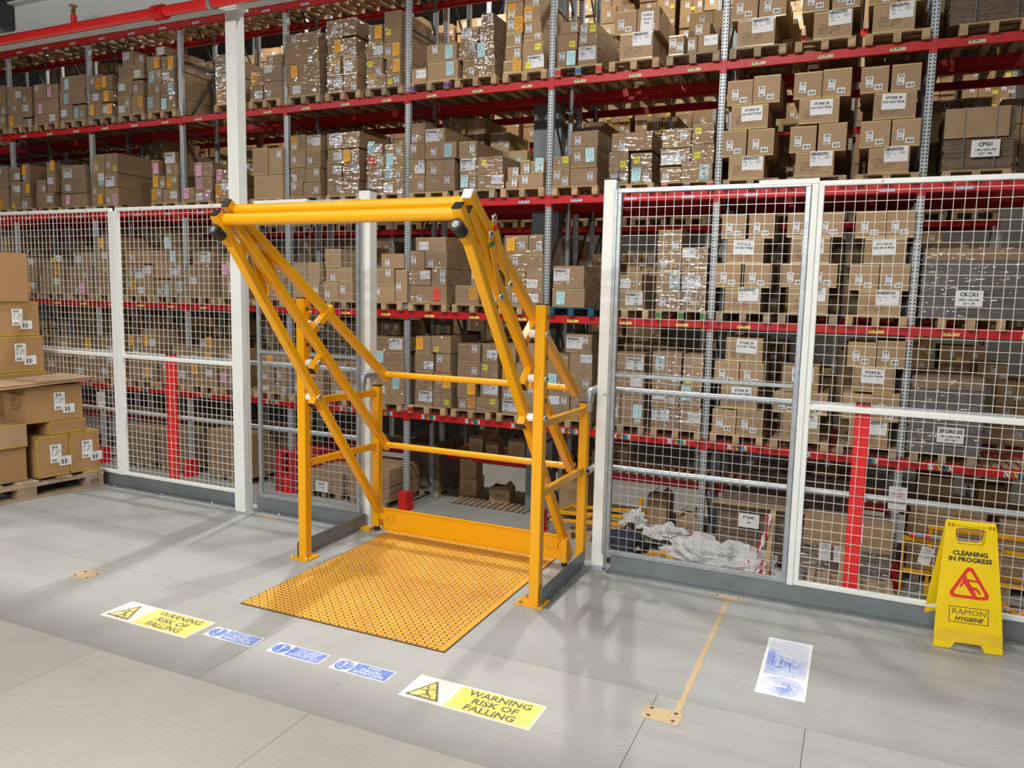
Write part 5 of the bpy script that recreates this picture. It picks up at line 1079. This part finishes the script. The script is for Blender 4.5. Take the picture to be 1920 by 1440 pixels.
bundle('big brown bundle with white note beside the tall column', -12.1, 12.2, 1.25, 1.1, .95, 0, 18, CARDF, ('K13', '7 x 58', .28, .35)); bundle('dark tall bundle behind the grey mesh by the tall column', -10.95, 12.8, .8, 1.1, 1.0, 0, 10, CARDK)
b1 = bundle('tall brown board bundle with taped note behind grey panel', -1.30, 11.95, 1.1, 1.15, .86, 0, 14, CARDK, ('P CHC', '560', -.05, .62)); bundle('dark wide bundle on the floor behind the brown one', -.75, 13.35, 1.6, 1.0, 1.1, 0, 20, CARDK)
b2 = bundle('film-wrapped boards with plain brown sheet behind the right red post', .03, 11.75, 1.2, 1.15, .70, 0, 22, plain('grey_board', (.25, .20, .165), .75, var=.2), None, True, z0=LFZ)
m = MB(); m.box(-.58, .58, -.03, -.018, .45, .93); link('front_sheet', m.mesh('front_sheet', CARDF, fix=True), b2); link('document', lab_quad('doc2', .21, .30, LDOC), b2, (.10, -.034, .72)); link('document', lab_quad('D', .15, .24, LDOC), b2, (-.08, -.034, .36)); link('document', lab_quad('D', .15, .24, LDOC), b2, (-.28, -.034, .38))
bundle('brown board bundle behind the yellow folded gate, left part', 1.35, 12.55, 1.0, 1.1, 1.0, 0, 16, CARDF); bundle('brown board bundle behind the yellow folded gate, right part', 2.5, 12.55, 1.0, 1.1, .95, 0, 16, CARDF)
m = MB(); m.box(-1.9, -.02, 11.88, 11.93, -1.46, -1.42); o = obj('timber_batten', m, WOOD); tag(o, 'long pale timber batten across the tops of the boards behind the right mesh', 'batten')
for x, lb in ((-1.02, 'upright pale timber batten leaning on the brown board bundle'), (-.01, 'upright pale timber batten before the film-wrapped bundle')):
    m = MB(); m.bar((x, 11.5, LFZ), (x + .02, 11.86, -1.46), .07, .03, (0, 1, 0), .002); o = obj('timber_batten', m, WOOD); tag(o, lb, 'batten')
# red plastic pallets stacked on end behind the yellow front post
for i in range(2):
    t = thing('plastic_pallet_stack', ('near stack of red plastic pallets behind the grey mesh left of the gate', 'far stack of red plastic pallets behind the near one')[i], 'pallet', (-10.35 + i * .55, 12.1 + i * .9, LFZ)); m = MB()
    for k in range(6):
        z = k * .145; m.box(-.42, .42, 0, .9, z + .09, z + .135)
        for q in (-.42, -.09, .24): m.box(q, q + .18, 0, .9, z, z + .09)
    link('pallets', m.mesh('pallets', PRED, fix=False), t)
# plastic film heap, tape and litter
rg = random.Random(9)
def heap(label, cx, cy, z, rx, ry, hz, mat, name='film_heap'):
    bm = bmesh.new(); bmesh.ops.create_icosphere(bm, subdivisions=5, radius=1)
    from mathutils import noise as mn
    for v in bm.verts:
        p = v.co.copy(); k = 1 + .5 * mn.noise(p * 2.3 + Vector((cx, cy, 0))) + .22 * mn.noise(p * 5 + Vector((cy, 0, cx))) + .05 * mn.noise(p * 12)
        v.co = Vector((p.x * rx * k, p.y * ry * k, max(0, p.z * hz * k + hz * .15)))
    me = bpy.data.meshes.new(name); bm.to_mesh(me); bm.free(); me.materials.append(mat); o = link(name, me, None, (cx, cy, z)); tag(o, label, 'waste'); return o
heap('big heap of crumpled clear plastic film on the lower floor behind the mesh', -1.75, 11.75, LFZ, .78, .45, .38, HEAP); heap('ball of clear film lying on the low pallet by the gate column', -3.25, 12.35, LFZ + .30, .2, .18, .22, HEAP); heap('thin sheet of clear film slumped on the low pallet', -2.68, 12.25, LFZ + .22, .34, .2, .16, HEAP)
m = MB(); m.box(-3.55, -2.55, 12.1, 12.7, LFZ + .12, LFZ + .145)
for q in (-3.55, -3.1, -2.65): m.box(q, q + .1, 12.1, 12.7, LFZ, LFZ + .12)
o = obj('low_pallet', m, WOODD); tag(o, 'low wooden pallet with packing waste behind the grey mesh', 'pallet')
heap('crumpled heap of red and white barrier tape on the lower floor', -1.22, 11.55, LFZ, .28, .2, .22, None, 'tape_heap')
def tape_mat():
    m, t, b = nt('barrier_tape'); wv = N(t, 'ShaderNodeTexWave'); wv.inputs['Scale'].default_value = 3.2; wv.inputs['Distortion'].default_value = 5; t.links.new(coord(t), wv.inputs[0])
    t.links.new(mixc(t, math_(t, 'GREATER_THAN', wv.outputs['Fac'], .5), (.78, .77, .77), (.58, .02, .06)), b.inputs['Base Color']); b.inputs['Roughness'].default_value = .3; return m
TP = tape_mat(); bpy.data.objects['tape_heap'].data.materials.clear(); bpy.data.objects['tape_heap'].data.materials.append(TP)
m = MB(); pr = None
for i in range(14):
    a, b = i / 14, (i + 1) / 14; f = lambda s: Vector((-1.05 - .14 * s + .03 * math.sin(s * 6), 11.72 - .12 * s, -1.48 - .88 * s)); p, q = f(a), f(b); w0 = .035 * abs(math.cos(a * 7)) + .008; w1 = .035 * abs(math.cos(b * 7)) + .008
    m.face([p + Vector((-w0, 0, 0)), p + Vector((w0, 0, 0)), q + Vector((w1, 0, 0)), q + Vector((-w1, 0, 0))])
o = obj('barrier_tape', m, TP, fix=False); tag(o, 'strand of red and white barrier tape hanging from the timber batten', 'tape')
# yellow trolley frame on the floor by the gate column, and yellow bars in front of it
t = thing('yellow_cradle', 'yellow steel cradle lying on a pallet behind the right side of the gate', 'cradle', (-3.9, 12.3, LFZ))
for n, p, q in (('rail', (-4.65, 12.0, -2.16), (-3.3, 12.35, -2.16)), ('rail', (-4.65, 12.0, -2.02), (-3.3, 12.35, -2.02)), ('rail', (-4.5, 12.6, -2.05), (-3.2, 12.9, -2.05)), ('cross_bar', (-4.6, 12.0, -2.05), (-4.45, 12.6, -2.05)), ('cross_bar', (-3.35, 12.35, -2.05), (-3.2, 12.9, -2.05)), ('cross_bar', (-4.0, 12.15, -2.05), (-3.85, 12.75, -2.05)), ('upright', (-3.25, 12.75, -2.2), (-3.25, 12.75, -1.78))):
    m = MB(); m.bar(p, q, .055, .055, (0, 0, 1) if abs(p[2] - q[2]) < .01 else (0, 1, 0)); obj(n, m, YEL, t)
pallet('n', -3.95, 12.0, LFZ, 'wooden pallet carrying the yellow steel cradle on the lower floor')
t = thing('yellow_bar', 'bent yellow steel bar lying on the lower floor behind the right mesh', 'bar', (-2.75, 11.6, LFZ))
for p, q in (((-3.15, 11.35, LFZ + .12), (-2.55, 11.65, LFZ + .14)), ((-2.55, 11.65, LFZ + .14), (-2.2, 11.2, LFZ + .05)), ((-2.95, 11.45, LFZ + .12), (-2.85, 11.3, LFZ + .02))):
    m = MB(); m.bar(p, q, .06, .06, (0, 0, 1)); obj('bar', m, YEL, t)
# folded yellow gate on the lower floor behind the cleaning sign
t = thing('folded_gate', 'second yellow pallet gate folded up on the lower floor behind the cleaning sign', 'gate', (1.7, 11.7, LFZ)); gy = 11.7
def fb(n, x0, z0, x1, z1, y=0, w=.05, mat=YEL):
    m = MB(); m.bar((x0, gy + y, z0), (x1, gy + y, z1), w, w, (0, 1, 0)); return obj(n, m, mat, t)
for x in (.76, 1.10, 2.3, 2.95): fb('post', x, LFZ + .02, x, -1.42 if x > .8 else -1.52, .0 if x < 1 else .25, .05 if x > .8 else .02)
for z, y in ((-1.40, .2), (-1.55, 0), (-1.95, .2), (-2.0, 0)): fb('rail', .77 if y == 0 else 1.05, z, 3.2, z - .03, y - .06)
fb('base_rail', .76, LFZ + .03, 3.2, LFZ + .03, -.06, .03)
for x0, z0, x1, z1 in ((1.2, -1.98, 1.62, -2.38), (1.62, -1.98, 1.2, -2.38), (2.15, -1.98, 2.75, -2.38), (2.75, -1.98, 2.15, -2.38), (1.62, -1.98, 2.15, -2.38)): fb('brace', x0, z0, x1, z1, -.11, .045)
m = MB(); m.tube([(.80, gy - .14, -1.47), (1.9, gy - .14, -1.50)], .03, 12); obj('grey_bar', m, GREYCOL, t, smooth=True)
for x in (.82, 1.0, 1.6):
    m = MB(); m.tube([(x, gy - .14, -1.47 - (x - .8) * .027), (x + .06, gy - .14, -1.472 - (x - .8) * .027)], .032, 12); obj('red_band', m, REDB, t, smooth=True)
put('document', lab_quad('D', .15, .24, LDOC), t, Matrix.Translation((1.02, gy - .2, -1.72)) @ Matrix.Rotation(R(12), 4, 'Y')); put('document', lab_quad('D', .15, .24, LDOC), t, Matrix.Translation((1.25, gy - .2, -1.75)) @ Matrix.Rotation(R(4), 4, 'Y'))
# white foam liners hanging under the low beams at the right
for x0, x1, lb in ((-4.2, -2.5, 'white foam liner strip hanging under the low beams, right of the gate column'), (-1.75, -.5, 'white foam liner strip under the low beams behind the grey panel'), (-.1, 1.9, 'white foam liner strip under the low beams behind the right red post'), (2.2, 3.6, 'white foam liner strip under the low beams at the far right')):
    m = MB(); m.box(x0, x1, 14.45, 14.5, -1.0, -.78); m.box(x0, x0 + .22, 14.45, 14.5, -1.35, -1.0); m.box(x1 - .15, x1, 14.45, 14.5, -1.3, -1.0); o = obj('foam_liner', m, NYLON); tag(o, lb, 'liner')
# low empty pallets by the right red post
m = MB()
for k in range(2):
    for i in range(6): m.box(-.45 + i * .2, -.35 + i * .2, 10.9, 11.6, LFZ + k * .15 + .1, LFZ + k * .15 + .12)
    for i in range(3): m.box(-.45, .65, 10.9 + i * .3, 11.0 + i * .3, LFZ + k * .15 + .02, LFZ + k * .15 + .1)
o = obj('empty_pallets', m, WOODD); tag(o, 'pile of empty broken pallets low behind the foot of the right red post', 'pallets')

# ------------------------------------------------------------------ stooping worker on the lower floor
pr = thing('person', 'person in a navy jacket crouching with back to us, low behind the grey mesh', 'person', (-2.86, 10.2, LFZ))
def skin(name, J, E, mats, parent, sub=2):
    me = bpy.data.meshes.new(name); me.from_pydata([j[:3] for j in J], E, []); o = link(name, me, parent)
    sm = o.modifiers.new('skin', 'SKIN'); su = o.modifiers.new('sub', 'SUBSURF'); su.levels = su.render_levels = sub
    for i, v in enumerate(me.skin_vertices[0].data):
        v.radius = (J[i][3], J[i][4] if len(J[i]) > 4 else J[i][3]); v.use_root = (i == 0)
    dg = bpy.context.evaluated_depsgraph_get(); dg.update(); m2 = bpy.data.meshes.new_from_object(o.evaluated_get(dg)); o.modifiers.clear(); o.data = m2
    m2.materials.clear(); m2.materials.append(mats); m2.polygons.foreach_set('use_smooth', [True] * len(m2.polygons)); return o
# jacket: hips, spine, chest, neck base, arms (x to the right, y away from the camera)
J = [(0, 0, .36, .17, .14), (0, .05, .50, .18, .14), (0, .13, .64, .20, .15), (0, .20, .74, .18, .13), (0, .27, .79, .065), (-.20, .21, .72, .078), (.20, .21, .72, .078), (-.27, .36, .52, .06), (.27, .36, .52, .06), (-.17, .56, .44, .042), (.17, .56, .44, .042)]
skin('jacket', J, [(0, 1), (1, 2), (2, 3), (3, 4), (3, 5), (3, 6), (5, 7), (6, 8), (7, 9), (8, 10)], NAVY, pr)
J = [(0, 0, .33, .15, .13), (-.11, .06, .32, .10), (.11, .06, .32, .10), (-.17, .40, .46, .07), (.17, .40, .46, .07), (-.15, .12, .11, .05), (.15, .12, .11, .05)]
skin('trousers', J, [(0, 1), (0, 2), (1, 3), (2, 4), (3, 5), (4, 6)], plain('dark_trousers', (.02, .02, .025), .9), pr)
for s in (-1, 1):
    J = [(s * .15, .08, .06, .045), (s * .155, .20, .045, .05, .04), (s * .16, .30, .035, .042, .03)]; skin('shoe', J, [(0, 1), (1, 2)], BLACK, pr)
    hx, hy, hz_ = s * .15, .63, .41
    J = [(s * .165, .575, .435, .028), (hx, hy, hz_, .036, .022)]; E = [(0, 1)]
    for k, (dx, L) in enumerate(((-.030, .060), (-.010, .070), (.010, .066), (.028, .052))):
        i = len(J); J += [(hx + dx, hy + .035, hz_ - .012, .010), (hx + dx, hy + .035 + L * .45, hz_ - .022, .009), (hx + dx * .9, hy + .03 + L * .75, hz_ - .05, .008)]; E += [(1, i), (i, i + 1), (i + 1, i + 2)]
    i = len(J); J += [(hx - s * .04, hy + .0, hz_ - .005, .011), (hx - s * .052, hy + .035, hz_ - .02, .009)]; E += [(1, i), (i, i + 1)]; skin('hand', J, E, SKIN, pr, 1)
bm = bmesh.new(); bmesh.ops.create_uvsphere(bm, u_segments=20, v_segments=14, radius=1)
for v in bm.verts:
    x, y, z = v.co; v.co = Vector((x * .075 * (1 - .12 * max(0, -z)), y * .097, z * .115)) + Vector((0, (.012 if z < -.3 and y > 0 else 0), 0))
bm2 = bm.copy(); M = Matrix.Translation((0, .42, .765)) @ Matrix.Rotation(R(-62), 4, 'X'); bm.transform(M); me = bpy.data.meshes.new('head'); bm.to_mesh(me); me.materials.append(SKIN); me.polygons.foreach_set('use_smooth', [True] * len(me.polygons)); hd = link('head', me, pr)
for v in bm2.verts: v.co *= 1.07
bmesh.ops.delete(bm2, geom=[v for v in bm2.verts if v.co.y > .035 and v.co.z < .06 or v.co.z < -.07], context='VERTS'); bm2.transform(M); me = bpy.data.meshes.new('hair'); bm2.to_mesh(me); me.materials.append(HAIR); link('hair', me, hd)
m = MB()
for s in (-1, 1): m.dome((s * .076, 0, -.01), (s, -.2, 0), .028, .014); m.dome((s * .03, .088, .012), (0, 1, 0), .012, .005)
m.dome((0, .092, -.02), (0, 1, -.1), .016, .026); m.dome((0, .085, -.058), (0, 1, 0), .024, .006); m.xform(M); link('face_features', m.mesh('face_features', SKIN, True), hd)
